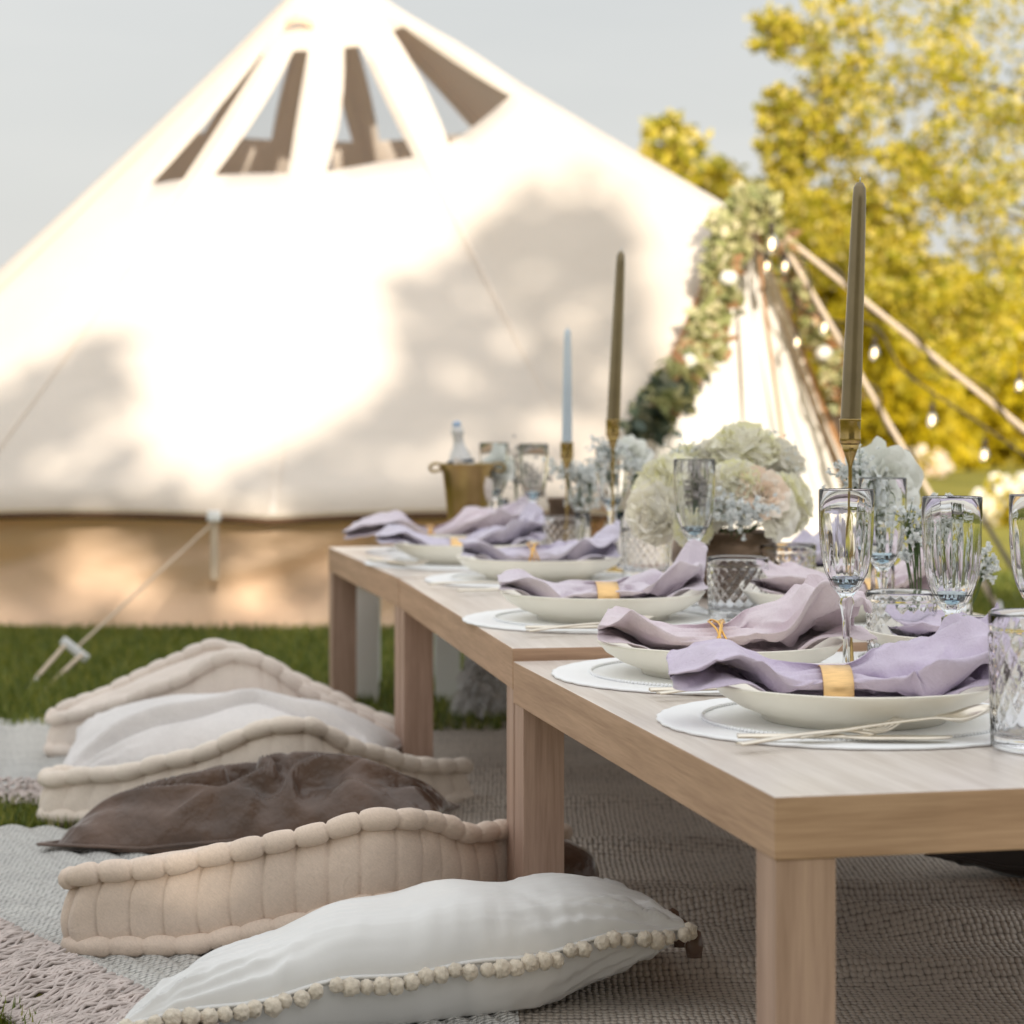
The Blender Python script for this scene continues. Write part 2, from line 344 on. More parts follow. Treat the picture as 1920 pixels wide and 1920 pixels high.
G_ = G_[~((G_[:, 0, 1] < 3.5) & (_side < .10))]
props(ob('grass', polys('grass', G_, M['blade'])), 'short green lawn grass around the rugs and in front of the tent', 'grass', kind='stuff')

# rugs ------------------------------------------------------------------
def rug(name, label, cs, z, mat_, n=90, amp=.006, folds=(), ribs=0):
    A, B, C_, D = [Vector(c) for c in cs]; base = (A + B + C_ + D) / 4
    t = thing(name, label, 'rug', (base.x, base.y, 0))
    def fn(u, v):
        p = A.lerp(B, u).lerp(D.lerp(C_, u), v); h = amp * (n3(p.x * 3, p.y * 3) + .5 * n3(p.x * 9, p.y * 9, 3)) + amp
        for (fx, fy, dx, dy, wd, ht) in folds:
            L_ = math.hypot(dx, dy); q = abs((p.x - fx) * -dy + (p.y - fy) * dx) / L_ + .03 * n3(p.x * 4, p.y * 4, 9); h += ht * math.exp(-(q / wd) ** 2)
        if ribs: h += .006 * abs(math.sin(v * PI * ribs + .5 * n3(u * 3, v * 3)))
        return (p.x - base.x, p.y - base.y, z + max(0, h))
    part('woven_field', grid(n, n if not ribs else int(ribs * 9), fn), mat_, t); return t, base
rt, rb = rug('rug', 'large knitted rug with soft ridges, darkened taupe for the shade under the dining tables', [(-.40, 5.15), (-.34, 1.7), (2.6, 1.9), (2.4, 5.2)], .004, M['rug_shaded'], 170, .006,
             folds=[(.3, 3.55, 1, .12, .03, .020), (.3, 3.2, 1, .02, .035, .022), (.3, 2.78, 1, -.08, .04, .022), (.6, 4.3, 1, .1, .04, .018), (.7, 2.95, 1, -.35, .05, .030), (.2, 3.9, 1, -.05, .03, .02)])
r1, b1 = rug('rug', 'pale cream ribbed rug with knotted taupe fringe at the lower left', [(-1.24, 3.74), (.02, 1.92), (.0, 2.9), (-.25, 3.62)], .009, M['rug_light'], 80, .004, ribs=17)
r2, b2 = rug('rug', 'pale cream rug lying farther off beside the grass, left of the floor cushions', [(-1.75, 4.92), (-1.5, 3.98), (-.3, 3.98), (-.4, 4.98)], .009, M['rug_light'], 70, .004, ribs=16)
def yarn_fringe(parent, base, A, B, width, nt_, z=.03):
    A = Vector(A); B = Vector(B); d = (B - A).normalized(); out = Vector((-d.y, d.x)) * -1; vfs = []
    L_ = (B - A).length
    for i in range(nt_):
        s = (i + random.random()) / nt_; p = A + (B - A) * s; path = []
        ph = random.uniform(0, 6); lean = random.uniform(-.7, .7); am = random.uniform(.005, .020)
        for k in range(9):
            q = k / 8; w_ = width * q * random.uniform(.97, 1.0)
            off = am * math.sin(ph + q * 9) + lean * .04 * q + .012 * math.sin(s * L_ * 60) * (1 - q)
            zz = z * (1 - q) + .012 + .008 * abs(math.sin(ph * 2 + q * 7)) + .012 * math.sin(q * PI) * abs(n3(s * 30, q * 3, 1))
            pp = p + out * w_ + d * off; path.append((pp.x - base.x, pp.y - base.y, zz))
        vfs.append(tube(path, .0021, 5))
    props(part('fringe', join(*vfs), M['fringe'], parent), kind='stuff')
    knots = []
    for row, wq in ((0, .02), (1, .055)):
        nk = int(L_ / .022)
        for i in range(nk):
            p = A + (B - A) * ((i + .5 * row) / nk) + out * wq
            knots.append(shift(ball(.011, 1, (1, 1, .8), .3, i), (p.x - base.x, p.y - base.y, .026)))
    props(part('knots', join(*knots), M['fringe'], parent), kind='stuff')
yarn_fringe(r1, b1, (-1.24, 3.74), (.02, 1.92), .13, 1100)
yarn_fringe(r2, b2, (-1.5, 3.98), (-.6, 3.98), .09, 260)

# ================================================================== TENT
TC = Vector((-.75, 9.25)); TR = 2.28; EZ = .364
APEX = PX(612, -75, 9.25)
E0 = Vector((.305, 7.23, EZ)); E1 = Vector((1.247, 8.17, EZ)); K = PX(1390, 383, 7.7)
a0 = math.atan2(E0.y - TC.y, E0.x - TC.x); a1 = math.atan2(E1.y - TC.y, E1.x - TC.x)
MC = 12.0; SPAN = (2 * PI - (a1 - a0)) / MC
def Bc(c):                     # eave curve: 0..1 up to the porch peak, 1..2 down, then round the back
    c = c % (2 + MC)
    if c <= 1: return E0.lerp(K, c)
    if c <= 2: return K.lerp(E1, c - 1)
    k = c - 2; a = a1 + SPAN * k; fr = k % 1.0
    flat = math.cos(SPAN / 2) / math.cos(SPAN * (fr - .5)); rr = TR * (1 - .45 * (1 - flat)) 
    return Vector((TC.x + rr * math.cos(a), TC.y + rr * math.sin(a), EZ + .018 * math.sin(fr * PI) ** .7))
def roof_pt(c, s):
    b_ = Bc(c); p = APEX.lerp(b_, s); cc = c % (2 + MC)
    sg = .055 * math.sin(PI * s) * (1 if cc > 2 else .35)
    k = cc - 2 if cc > 2 else 0
    ridge = .03 * s * (abs(math.cos(k * PI)) ** 3) if cc > 2 else 0
    p.z -= sg; 
    return p
def scr(p): return ((p.x) / p.y * F + 960, HOR - (p.z - CAMZ) / p.y * F)
def locate(px, py, smax=.8):            # find (c,s) whose screen position is the pixel (front side)
    best = None
    for c in np.arange(-4.5, 1.0, .05):
        for s in np.arange(.02, smax, .02):
            q = scr(roof_pt(c, s)); d = (q[0] - px) ** 2 + (q[1] - py) ** 2
            if best is None or d < best[0]: best = (d, c, s)
    _, c, s = best; st = .03; ss = .01
    for _ in range(60):
        imp = False
        for dc, ds in ((st, 0), (-st, 0), (0, ss), (0, -ss)):
            q = scr(roof_pt(c + dc, s + ds)); d = (q[0] - px) ** 2 + (q[1] - py) ** 2
            if d < best[0]: best = (d, c + dc, s + ds); imp = True
        c, s = best[1], best[2]
        if not imp: st /= 2; ss /= 2
    return c, s
WIN = [((490, 100), (497, 103), (352, 335), (282, 346)), ((550, 95), (578, 95), (540, 325), (401, 329)),
       ((645, 89), (676, 86), (776, 295), (612, 322)), ((735, 57), (756, 49), (957, 180), (842, 269))]
wins = [[locate(*q) for q in w] for w in WIN]     # TL TR BR BL
tot = 2 + MC
for k in range(6):                                 # the same lights on the far side
    c = 3.1 + k * 1.15; wins.append([(c - .13, .1), (c + .13, .1), (c + .38, .29), (c - .38, .29)])
cols = []                                          # (ct, cb, s0, s1, inwin)
ws = []
for w in wins:
    (c1, s1), (c2, s2), (c3, s3), (c4, s4) = w
    if c1 < 0: c1, c2, c3, c4 = c1 + tot, c2 + tot, c3 + tot, c4 + tot
    elif c1 < 1.5: pass
    ws.append((c1, c2, c4, c3, s1, s2, s4, s3))
    print('win', [round(x_, 2) for x_ in ws[-1]])
ws.sort()
bounds = []
for i, w in enumerate(ws):
    for k in range(5):
        t = k / 4; bounds.append((w[0] + (w[1] - w[0]) * t, w[2] + (w[3] - w[2]) * t, w[4] + (w[5] - w[4]) * t, w[6] + (w[7] - w[6]) * t, i if k < 4 else -1))
full = []
for i, q in enumerate(bounds):
    full.append(q); r_ = bounds[(i + 1) % len(bounds)]
    if q[4] == -1:
        add = tot if i == len(bounds) - 1 else 0
        ng = max(4, int((r_[0] + add - q[0]) * 5))
        for k in range(1, ng): t = k / ng; full.append((q[0] + (r_[0] + add - q[0]) * t, q[1] + (r_[1] + add - q[1]) * t, q[2] + (r_[2] - q[2]) * t, q[3] + (r_[3] - q[3]) * t, -1))
NR0, NR1, NR2 = 3, 6, 14
rows = NR0 + NR1 + NR2 + 1
T_ORG = Vector((TC.x, TC.y, 0))
tv = []
for (ct, cb, s0, s1, w) in full:
    # keep the porch peak sharp: below the lights columns slide onto the eave curve
    for j in range(rows):
        if j <= NR0: t = j / NR0; c, s = ct, s0 * (.02 + .98 * t)
        elif j <= NR0 + NR1: t = (j - NR0) / NR1; c, s = ct + (cb - ct) * t, s0 + (s1 - s0) * t
        else: t = (j - NR0 - NR1) / NR2; c, s = cb, s1 + (1 - s1) * t
        tv.append(roof_pt(c, s) - T_ORG)
tf = []; panes = {}
nc = len(full)
for i in range(nc):
    a_, b_ = i, (i + 1) % nc
    for j in range(rows - 1):
        q = (a_ * rows + j, a_ * rows + j + 1, b_ * rows + j + 1, b_ * rows + j)
        if full[i][4] >= 0 and NR0 <= j < NR0 + NR1: panes.setdefault(full[i][4], []).append(q)
        else: tf.append(q)
tent = thing('bell_tent', 'large cream canvas bell tent with clear skylight windows and draped entrance', 'tent', T_ORG)
rf_ = part('roof', (tv, tf), M['canvas'], tent)
mod = rf_.modifiers.new('thickness', 'SOLIDIFY'); mod.thickness = .003
for k, fs in panes.items():
    used = sorted({i for f in fs for i in f}); mp_ = {v: i for i, v in enumerate(used)}
    part('skylight_window', ([tv[i] for i in used], [tuple(mp_[i] for i in f) for f in fs]), M['film'], tent)
for k in range(int(MC) + 1):                      # flat-felled seams between the canvas panels
    sv = [roof_pt((2 + k) % tot + 1e-6, .02 + .98 * q / 40) for q in range(41)]; fs_ = []; vs2 = []
    for q, p in enumerate(sv):
        rad_ = Vector((p.x - TC.x, p.y - TC.y, .35)).normalized(); tan_ = Vector((-rad_.y, rad_.x, 0)).normalized()
        for sd in (-1, 1): vs2.append(p + rad_ * .006 + tan_ * sd * .011 - T_ORG)
        if q: fs_.append((2 * q - 2, 2 * q - 1, 2 * q + 1, 2 * q))
    part('seam', (vs2, fs_), M['seam'], tent)
# eave lip hanging below the roof edge
lip = []
def lipf(u, v):
    c = 2 + MC * u; b_ = Bc(c); d = Vector((b_.x - TC.x, b_.y - TC.y, 0)).normalized()
    return b_ + d * (.02 - .012 * v) - Vector((0, 0, .02 * v)) - T_ORG
part('eave_valance', grid(260, 3, lipf), M['canvas'], tent)
def wallf(u, v):
    c = 2 + MC * u; b_ = Bc(c); d = Vector((b_.x - TC.x, b_.y - TC.y, 0)).normalized(); fr = (c - 2) % 1.0
    z = (EZ - .012) * (1 - v)
    arc = u * 2 * PI * TR * .86
    wr = .045 * math.sin((arc * 5.5 + v * 3.2) + 2.5 * n3(arc * .9, v * 1.5)) * math.exp(-min(fr, 1 - fr) * 3) + .045 * n3(arc * 2.3 + v * 2.2, v * 2 - arc * 1.1, 5) + .02 * n3(arc * 7 + v * 6, v * 3, 8)
    return b_ - d * (.11 + .03 * math.sin(v * PI) + wr) * 1.0 - T_ORG - Vector((0, 0, b_.z - z))
part('eave_shadow_strip', tube([lipf(k / 260, 1) - Vector((0, 0, .004)) for k in range(261)], .012, 6), M['eave_shadow'], tent)  # dark strip stands for the shadow gap under the roof edge
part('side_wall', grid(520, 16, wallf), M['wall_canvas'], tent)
# entrance: door panels, poles and edge binding
FL = Vector((.136, 7.06, 0)); FR = Vector((1.416, 8.34, 0)); dirp = (FR - FL).normalized(); outn = Vector((.707, -.707, 0))
Kp = Vector((K.x, K.y, K.z))
def door(uA, uB, nf, seed):
    def fn(u, v):
        w = uA + (uB - uA) * u; base = FL.lerp(FR, w); top = Kp + dirp * (w - .5) * .10
        p = top.lerp(base, v); f = (.028 * v ** .6) * math.sin(w * nf + .8 * n3(w * 4, v * 2, seed)) + .02 * n3(w * 9, v * 2, seed)
        p = p - outn * (.05 - f) ; p.z = max(.005, p.z - .03 * (1 - v)); return p - T_ORG
    return grid(90, 40, fn)
part('door_panel', door(.05, .54, 60, 1), M['door'], tent)
part('door_panel', door(.55, .95, 48, 2), M['door'], tent)
for Ft in (FL, FR): part('entrance_pole', tube([Kp + Vector((0, 0, .02)) - T_ORG, Ft - T_ORG], .010, 10), M['pole'], tent)
for Ft, s_ in ((FL, 1), (FR, -1)):
    def strip(u, v, Ft=Ft, s_=s_): 
        p = Kp.lerp(Ft, v); return p + dirp * s_ * (.01 + .05 * u * (v ** .5)) + outn * (.01 + .012 * math.sin(v * 9 + u * 3)) - T_ORG
    part('entrance_edge', grid(5, 40, strip), M['canvas'], tent)
part('door_tie', tube(catm([Kp.lerp(FR, .02) - T_ORG + outn * .05, Kp.lerp((FL + FR) / 2 + dirp * .2, .25) - T_ORG + outn * .06, Kp.lerp((FL + FR) / 2 + dirp * .28, .62) - T_ORG + outn * .05], 20), .006, 6), M['pole'], tent)
part('centre_pole', tube([(0, 0, 0), (0, 0, APEX.z - .02)], .022, 10), M['steel'], tent)
vc = locate(563, 50) if True else None
vp = roof_pt(vc[0], vc[1]) - T_ORG
hood = grid(12, 6, lambda u, v: vp + Vector(((u - .5) * .115, -.03 - .05 * math.sin(u * PI) * math.sin(v * PI * .6), .02 - .035 * v + .022 * math.sin(u * PI))))
part('air_vent_hood', hood, M['wall_canvas'], tent)
# guy lines of the tent
def line_part(name, a, b_, r, m_, parent, org, sag=0.0, n_=14):
    a = Vector(a); b_ = Vector(b_); pts = [a.lerp(b_, k / n_) - Vector((0, 0, sag * math.sin(PI * k / n_))) - org for k in range(n_ + 1)]
    return part(name, tube(pts, r, 6), m_, parent)
EC = PX(413, 968, 7.0)
gl_ = thing('guy_line', 'thin white guy line with plastic runner pegged into the grass left of the cushions', 'guy line', PG(62, 1292))
go = gl_.location.copy(); RN = PX(140, 1218, 5.95)
line_part('rope', EC, RN, .0035, M['rope'], gl_, go)
line_part('rope', RN + Vector((-.025, 0, .012)), PG(50, 1292), .0055, M['rope'], gl_, go); line_part('rope', RN + Vector((.02, 0, -.012)), PG(80, 1296), .0055, M['rope'], gl_, go)
rr_ = part('runner', box(-.042, .042, -.008, .008, -.011, .011, .004), M['plastic'], gl_); rr_.location = RN - go; rr_.rotation_euler = (0, R(38), 0)
part('peg', tube([(0, 0, -.05), (.01, 0, .03)], .004, 6), M['steel'], gl_)
part('eave_strap', box(-.012, .012, -.003, .003, -.19, .0, .001), M['rope'], tent, loc=EC - T_ORG + Vector((-.01, -.06, 0)))
part('eave_toggle', box(-.02, .02, -.012, .012, -.012, .02, .004), M['plastic'], tent, loc=EC - T_ORG + Vector((-.01, -.07, 0)))
# big ropes on the right, wound with the light cable
S_ = PX(1452, 428, 7.62)
def big_rope(lab, a, b_, r, mat_='rope'):
    t = thing('guy_rope', lab, 'rope', b_); o_ = Vector(b_); a = Vector(a); b_ = Vector(b_); L_ = (a - b_).length
    line_part('rope', a, b_, r, M[mat_], t, o_, n_=40)
    d = (b_ - a).normalized(); sx = d.cross(Vector((0, 0, 1))).normalized(); sy = d.cross(sx)
    wind = [a + d * (L_ * k / 400) + (sx * math.cos(k * .1) + sy * math.sin(k * .1)) * (r + .006) * (1 + .8 * max(0, math.sin(k * .05))) - o_ for k in range(401)]
    part('wound_cable', tube(wind, .0045, 5), M['dark_cable'], t)
    part('peg', tube([(0, 0, -.06), (-.03, 0, .08)], .007, 6), M['steel'], t); return t
big_rope('upper cream guy rope running from the porch peak down to the right', S_, (2.46, 7.5, 0.0), .0105)
big_rope('lower cream guy rope slanting steeply from the porch peak behind the tall candle', PX(1458, 440, 7.6), (1.57, 7.2, 0.0), .009)
tt = thing('guy_rope', 'dark twisted rope slanting down at the right edge behind the champagne glasses', 'rope', PG(1975, 1195, 0))
line_part('rope', PX(1830, 950, 8.2), tt.location, .009, M['dark_cable'], tt, tt.location, n_=20)
# festoon lights
fest = thing('festoon_lights', 'string of glowing vintage filament bulbs looped from the tent porch', 'string lights', S_)
def bulb(p, s=1.0, hang=.06):
    o_ = p - S_
    c_ = part('bulb_socket', shift(lathe([(0, .075), (.009, .073), (.012, .06), (.012, .03), (.0, .03)], 12), (0, 0, 0)), M['dark_cable'], fest, loc=o_); c_.scale = (s, s, s)
    g = part('bulb_glass', lathe([(.0105, .032), (.015, .022), (.021, .004), (.023, -.012), (.02, -.028), (.011, -.04), (0, -.044)], 16), M['glass'], c_)
    part('filament', lathe([(0, .018), (.009, .012), (.012, -.006), (.008, -.024), (0, -.028)], 10), M['filament'], c_)
    part('drop_cable', tube([(0, 0, .07), (0.002, 0, .07 + hang)], .003, 5), M['dark_cable'], c_)
BP = [(1447, 455, 7.4, 1.3), (1438, 497, 7.45, .9), (1472, 497, 7.45, .9), (1336, 487, 7.5, .9), (1546, 612, 7.6, 1.0), (1640, 660, 7.5, 1.0), (1748, 786, 7.5, 1.05), (1846, 852, 7.5, 1.0), (1912, 722, 7.8, .9), (1495, 640, 7.7, .8)]
for (bx_, by_, Y_, s) in BP: bulb(PX(bx_, by_, Y_), s * .68, .075)
cab = [PX(1452, 428, 7.6), PX(1490, 560, 7.6), PX(1560, 600, 7.6), PX(1640, 612, 7.5), PX(1690, 690, 7.5), PX(1748, 735, 7.5), PX(1800, 770, 7.5), PX(1846, 800, 7.5), PX(1930, 860, 7.5)]
part('cable', tube([p - S_ for p in catm(cab, 80)], .004, 5), M['dark_cable'], fest)

# garlands on the entrance
def garland(lab, pts, wid, nl, mats, size=.03, flowers=0):
    P = catm(pts, 60); t = thing('leaf_garland', lab, 'garland', P[-1])
    o_ = np.array(P[-1]); A = np.array([tuple(p) for p in P])
    part('garland_stem', tube([p - P[-1] for p in P], .009, 6), M['stem'], t)
    for (mt, frac, lo, hi) in mats:
        k = int(nl * frac); i = np.random.uniform(lo * 59, hi * 59, k).astype(int)
        knots = np.random.normal(size=(70, 3)) * wid * .5
        C_ = A[i] + knots[(i * 7 + np.random.randint(0, 5, k)) % 70] + np.random.normal(size=(k, 3)) * wid * .28
        props(ob('leaves', polys('leaves', leaves(C_ - o_, size, .3, .55), M[mt]), t), kind='stuff')
    for k in range(flowers):
        p = P[random.randint(4, 55)] + Vector((random.uniform(-.7, .7) * wid, -.05 - random.random() * .05, random.uniform(-.4, .4) * wid))
        part('blossom', shift(ball(.028, 2, (1, 1, .9), .5, k), p - P[-1]), M['petal_white'], t)
garland('thick sage eucalyptus garland hanging down the left side of the tent entrance', [PX(1425, 385, 7.5), PX(1385, 405, 7.5), PX(1355, 480, 7.45), PX(1345, 560, 7.4), PX(1325, 640, 7.3), PX(1275, 715, 7.2), PX(1240, 760, 7.12), PX(1195, 805, 7.05)], .052, 2600,
        [('sage', .80, 0, .9), ('dry', .04, .3, .9), ('sage_shaded', .16, .74, 1)], .032, 2)
garland('thinner dried and sage garland hanging along the right side of the tent entrance', [PX(1440, 400, 7.55), PX(1480, 500, 7.65), PX(1510, 580, 7.75), PX(1550, 670, 7.85), PX(1590, 760, 7.95)], .030, 800, [('sage', .75, 0, 1), ('dry', .25, .1, 1)], .028, 1)

# ================================================================== TREES
def branches(t, base, top, spread, n_, r0):
    vfs = [tube(catm([(0, 0, 0), (.06, .02, top * .4), (-.04, 0, top * .75), (0, 0, top)], 14), lambda q: r0 * (1 - .75 * q), 10)]
    for k in range(n_):
        z = top * random.uniform(.35, .9); a = random.uniform(0, 2 * PI); L_ = spread * random.uniform(.5, 1)
        vfs.append(tube(catm([(0, 0, z), (math.cos(a) * L_ * .4, math.sin(a) * L_ * .4, z + L_ * .25), (math.cos(a) * L_, math.sin(a) * L_, z + L_ * .45)], 8), lambda q: r0 * .35 * (1 - .8 * q), 6))
    part('trunk', join(*vfs), M['bark'], t)
def tree(lab, base, top, lobes, per, size, mt, r0=.12, spread=1.2, nb=10, nclump=40, clump=.13, name='tree', shell=.55, group=None):
    t = thing(name, lab, 'tree', base, group=group); branches(t, base, top, spread, nb, r0)
    C_ = clumps(lobes, per, size, clump, nclump, shell) - np.array(base)
    props(ob('crown', polys('crown', leaves(C_, size, .2, .6), M[mt]), t), kind='stuff'); return t
def LB(px, py, Y, r): return (tuple(PX(px, py, Y)), r)
Y1 = 17.0; tb = PX(2080, 1000, Y1); tb = (tb.x, Y1, 0)
tree('big golden-leaved tree with airy crown filling the upper right', tb, 3.4,
     [LB(1560, 90, Y1, .40), LB(1700, 30, Y1, .6), LB(1600, 200, Y1, .42), LB(1520, 250, Y1, .3), LB(1480, 330, Y1, .2), LB(1470, 260, Y1, .22), LB(1440, 400, Y1 + 1, .25), LB(1460, 190, Y1, .16), LB(1455, 60, Y1, .2), LB(1510, 380, Y1, .34), LB(1600, 420, Y1, .36), LB(1530, 480, Y1 + .5, .3), LB(1660, 480, Y1, .36), LB(1720, 190, Y1 - .4, .55), LB(1850, 100, Y1, .7), LB(1680, 340, Y1, .42), LB(1800, 300, Y1, .6), LB(1920, 350, Y1, .8), LB(1830, 470, Y1 - .3, .52), LB(1930, 560, Y1, .6), LB(1740, 560, Y1, .35), LB(1800, 640, Y1, .35), LB(1960, 150, Y1 + .5, .9)], 1250, .030, 'tawny_leaf', .14, 1.5, 14, nclump=26, clump=.13)
Y2 = 24.0
def bg_tree(lab, px, py, r, mt='yellow_leaf', Y=Y2, per=2600, size=.075, extra=()):
    b_ = (PX(px, 800, Y).x, Y, 0); top = PX(px, py, Y).z
    lob = [LB(px, py, Y, (r, r, r * .8))] + [LB(px + random.uniform(-.8, .8) * r / Y * F, py + random.uniform(.2, 1.6) * r / Y * F, Y + random.uniform(-.5, .5), r * random.uniform(.55, .8)) for _ in range(4)] + [LB(*e) for e in extra]
    tree(lab, b_, top, lob, per, size, mt, .12, r * .8, 8, nclump=60, clump=.12, group='trees beyond the lawn')
bg_tree('small yellow-green tree whose top shows just above the tent ridge', 1300, 330, .42, 'tawny_leaf', 21.0, 900, .055, [(1250, 270, 21.0, .25), (1390, 400, 21, .35), (1440, 470, 21, .4)])
bg_tree('yellow-green tree behind the tent porch, left of the tall gold candle', 1500, 560, .7, 'green_leaf', 24, 2600, .07, [(1440, 430, 24, .35)])
bg_tree('dense bright yellow-green tree behind the tall gold candle', 1640, 660, .85, 'green_leaf', 25, 4200, .08, [(1600, 780, 25, .6), (1680, 760, 25, .6)])
bg_tree('bright yellow-green tree right of the tall candle under the golden crown', 1770, 640, .85, 'green_leaf', 26, 4200, .08, [(1740, 780, 26, .5), (1830, 750, 26, .6)])
bg_tree('tall yellow-green tree filling the gap between the tent peak and the golden tree', 1560, 480, .8, 'green_leaf', 23, 3200, .06, [(1480, 500, 23, .4), (1620, 560, 23, .6), (1540, 640, 23, .6)])
bg_tree('yellow-green tree at the right edge behind the hanging bulbs', 1900, 620, .95, 'green_leaf', 27, 4200, .08, [(1880, 740, 27, .5)])
# far line of bushes closing the lawn
hb = clumps([((x_, 31 + random.uniform(-1, 1), .9), (1.3, .8, 1.4)) for x_ in np.arange(-14, 16, 1.3)], 700, .1, .2, 30)
props(ob('distant_treeline', polys('distant_treeline', leaves(hb, .14, .2, .7), M['green_leaf'])), 'low yellow-green bushes closing the far side of the lawn', 'bushes', kind='stuff')
# flowers / linens gleaming beyond the table on the right, a dark post, light stone planters
def heap(lab, cat, c, r, mt, nz_=.35):
    t = props(part('fabric_heap' if cat == 'cushions' else 'shrub', (lambda vf: vf)(ball(1, 4, r, nz_, c[0])), M[mt]), lab, cat); t.location = (c[0], c[1], r[2] * .75); return t
def shrub(lab, p, r, mt='petal_white', nl=1500):
    t = thing('flowering_shrub', lab, 'shrub', (p.x, p.y, 0))
    part('shrub_stem', tube([(0, 0, 0), (.03, 0, r * .6)], .02, 6), M['bark'], t)
    C_ = clumps([((0, 0, r * .8), r * .7), ((r * .6, 0, r * .6), r * .5), ((-r * .6, 0, r * .55), r * .5)], nl, .03, .2, 24)
    props(ob('blossoms', polys('blossoms', leaves(C_, .035, .2, .8), M[mt]), t), kind='stuff'); 
    C2 = clumps([((0, 0, r * .6), r * .8)], nl, .03, .2, 24); props(ob('leaves', polys('leaves', leaves(C2, .03), M['green_leaf']), t), kind='stuff')
shrub('white blossoming shrub on the sunlit lawn at the right edge', PG(1905, 985), .20)
shrub('small pale pink blossoming shrub on the lawn near the far trees', PG(1735, 895), .2, 'petal_peach', 500)
shrub('small white blossoming shrub beyond the lawn left of the hanging bulbs', PG(1632, 880), .22, 'petal_white', 500)

# added unseen hedge, outline and gaps shaped to shade the picnic and the canvas
HY = -9.0
prof = [(-900, 860), (-300, 850), (-60, 790), (40, 725), (120, 665), (200, 650), (240, 690), (262, 880), (330, 915), (480, 905), (560, 880), (640, 830), (700, 785), (745, 735), (748, 620), (724, 520), (790, 520), (850, 525), (880, 470), (905, 448), (950, 395), (1040, 412), (1120, 380), (1170, 405), (1186, 520), (1205, 650), (1235, 740), (1262, 960), (1400, 1010), (3500, 1010)]
hp = []
for (px, py) in prof:
    if px < 1180 and py < 955: cl = locate(max(px, -60), max(py, 300), 1); p = roof_pt(*cl); p = PX(px, py, p.y)
    else: p = PX(px, py, 7.25)
    k = (p.y - HY); hp.append((p.x - SUN_D.x / SUN_D.y * k, p.z - SUN_D.z / SUN_D.y * k))
hp = np.array(hp)
order = np.maximum.accumulate(hp[:, 0]); order = order + np.arange(len(order)) * 1e-4
def htop(x_): return np.interp(x_, order, hp[:, 1])
hx = np.random.uniform(-4.5, 10.0, 80000); hz = np.random.uniform(0, 1, 80000) ** .6; ht = htop(hx)
hzz = hz * (ht + np.random.normal(size=len(hx)) * .05)
hyy = HY + np.random.normal(size=len(hx)) * .12
g0 = PX(190, 1065, 7.0); gx, gz = g0.x - SUN_D.x / SUN_D.y * (7 - HY), g0.z - SUN_D.z / SUN_D.y * (7 - HY)
gap = (((hx - gx) / .22) ** 2 + ((hzz - gz) / .09) ** 2 < 1) & (np.random.rand(len(hx)) < .80)
gap2 = np.zeros(len(hx), bool)
for (qx, qy, rx, rz) in ((830, 690, .07, .03), (1090, 690, .08, .035), (1010, 800, .10, .04), (905, 570, .07, .035), (1030, 890, .14, .04), (1130, 540, .06, .035), (960, 640, .05, .03), (790, 600, .05, .03), (1080, 610, .08, .03), (1000, 520, .06, .025), (900, 720, .08, .03), (1150, 700, .05, .05), (820, 860, .12, .03), (700, 870, .10, .03), (215, 800, .10, .055), (150, 860, .16, .03), (60, 880, .10, .02), (420, 930, .2, .02), (1130, 820, .07, .04), (880, 800, .06, .03)):
    g1_ = PX(qx, qy, 7.0 if qy > 955 else roof_pt(*locate(qx, qy, 1)).y); ax, az = g1_.x - SUN_D.x / SUN_D.y * (g1_.y - HY), g1_.z - SUN_D.z / SUN_D.y * (g1_.y - HY)
    gap2 |= (((hx - ax) / (rx * (1.5 if qy < 955 else 1.5))) ** 2 + ((hzz - az) / (rz * (2 if qy < 955 else 1.3))) ** 2 < 1) & (np.random.rand(len(hx)) < .93)
rw_ = random.Random(3)
for _ in range(40):                       # slanting chinks cut in the added hedge to dapple the tent wall
    qx, qy = rw_.uniform(-60, 860), rw_.uniform(995, 1170); g1_ = PX(qx, qy, 7.0); ax, az = g1_.x - SUN_D.x / SUN_D.y * (7 - HY), g1_.z - SUN_D.z / SUN_D.y * (7 - HY)
    dx_, dz_ = hx - ax, hzz - az; c_, s_ = math.cos(.5), math.sin(.5); p_, q_ = dx_ * c_ - dz_ * s_, dx_ * s_ + dz_ * c_
    gap2 |= ((p_ / rw_.uniform(.12, .30)) ** 2 + (q_ / rw_.uniform(.012, .03)) ** 2 < 1) & (np.random.rand(len(hx)) < .9)
ok = ~(gap | gap2)
HC = np.stack([hx, hyy, hzz], 1)[ok]
hedge = thing('added_shade_hedge', 'tall leafy hedge, added unseen behind the viewer and shaped to shade the picnic', 'hedge', (2.2, HY, 0))
props(ob('foliage', polys('foliage', leaves(HC - np.array((2.2, HY, 0)), .07, 0, .8), M['added_hedge_leaf']), hedge), kind='stuff')  # foliage of the added shade hedge
for k in range(9): part('trunk', tube([(-6 + k * 1.5, 0, 0), (-6 + k * 1.5 + .05, 0, 3.6)], .05, 8), M['bark'], hedge)

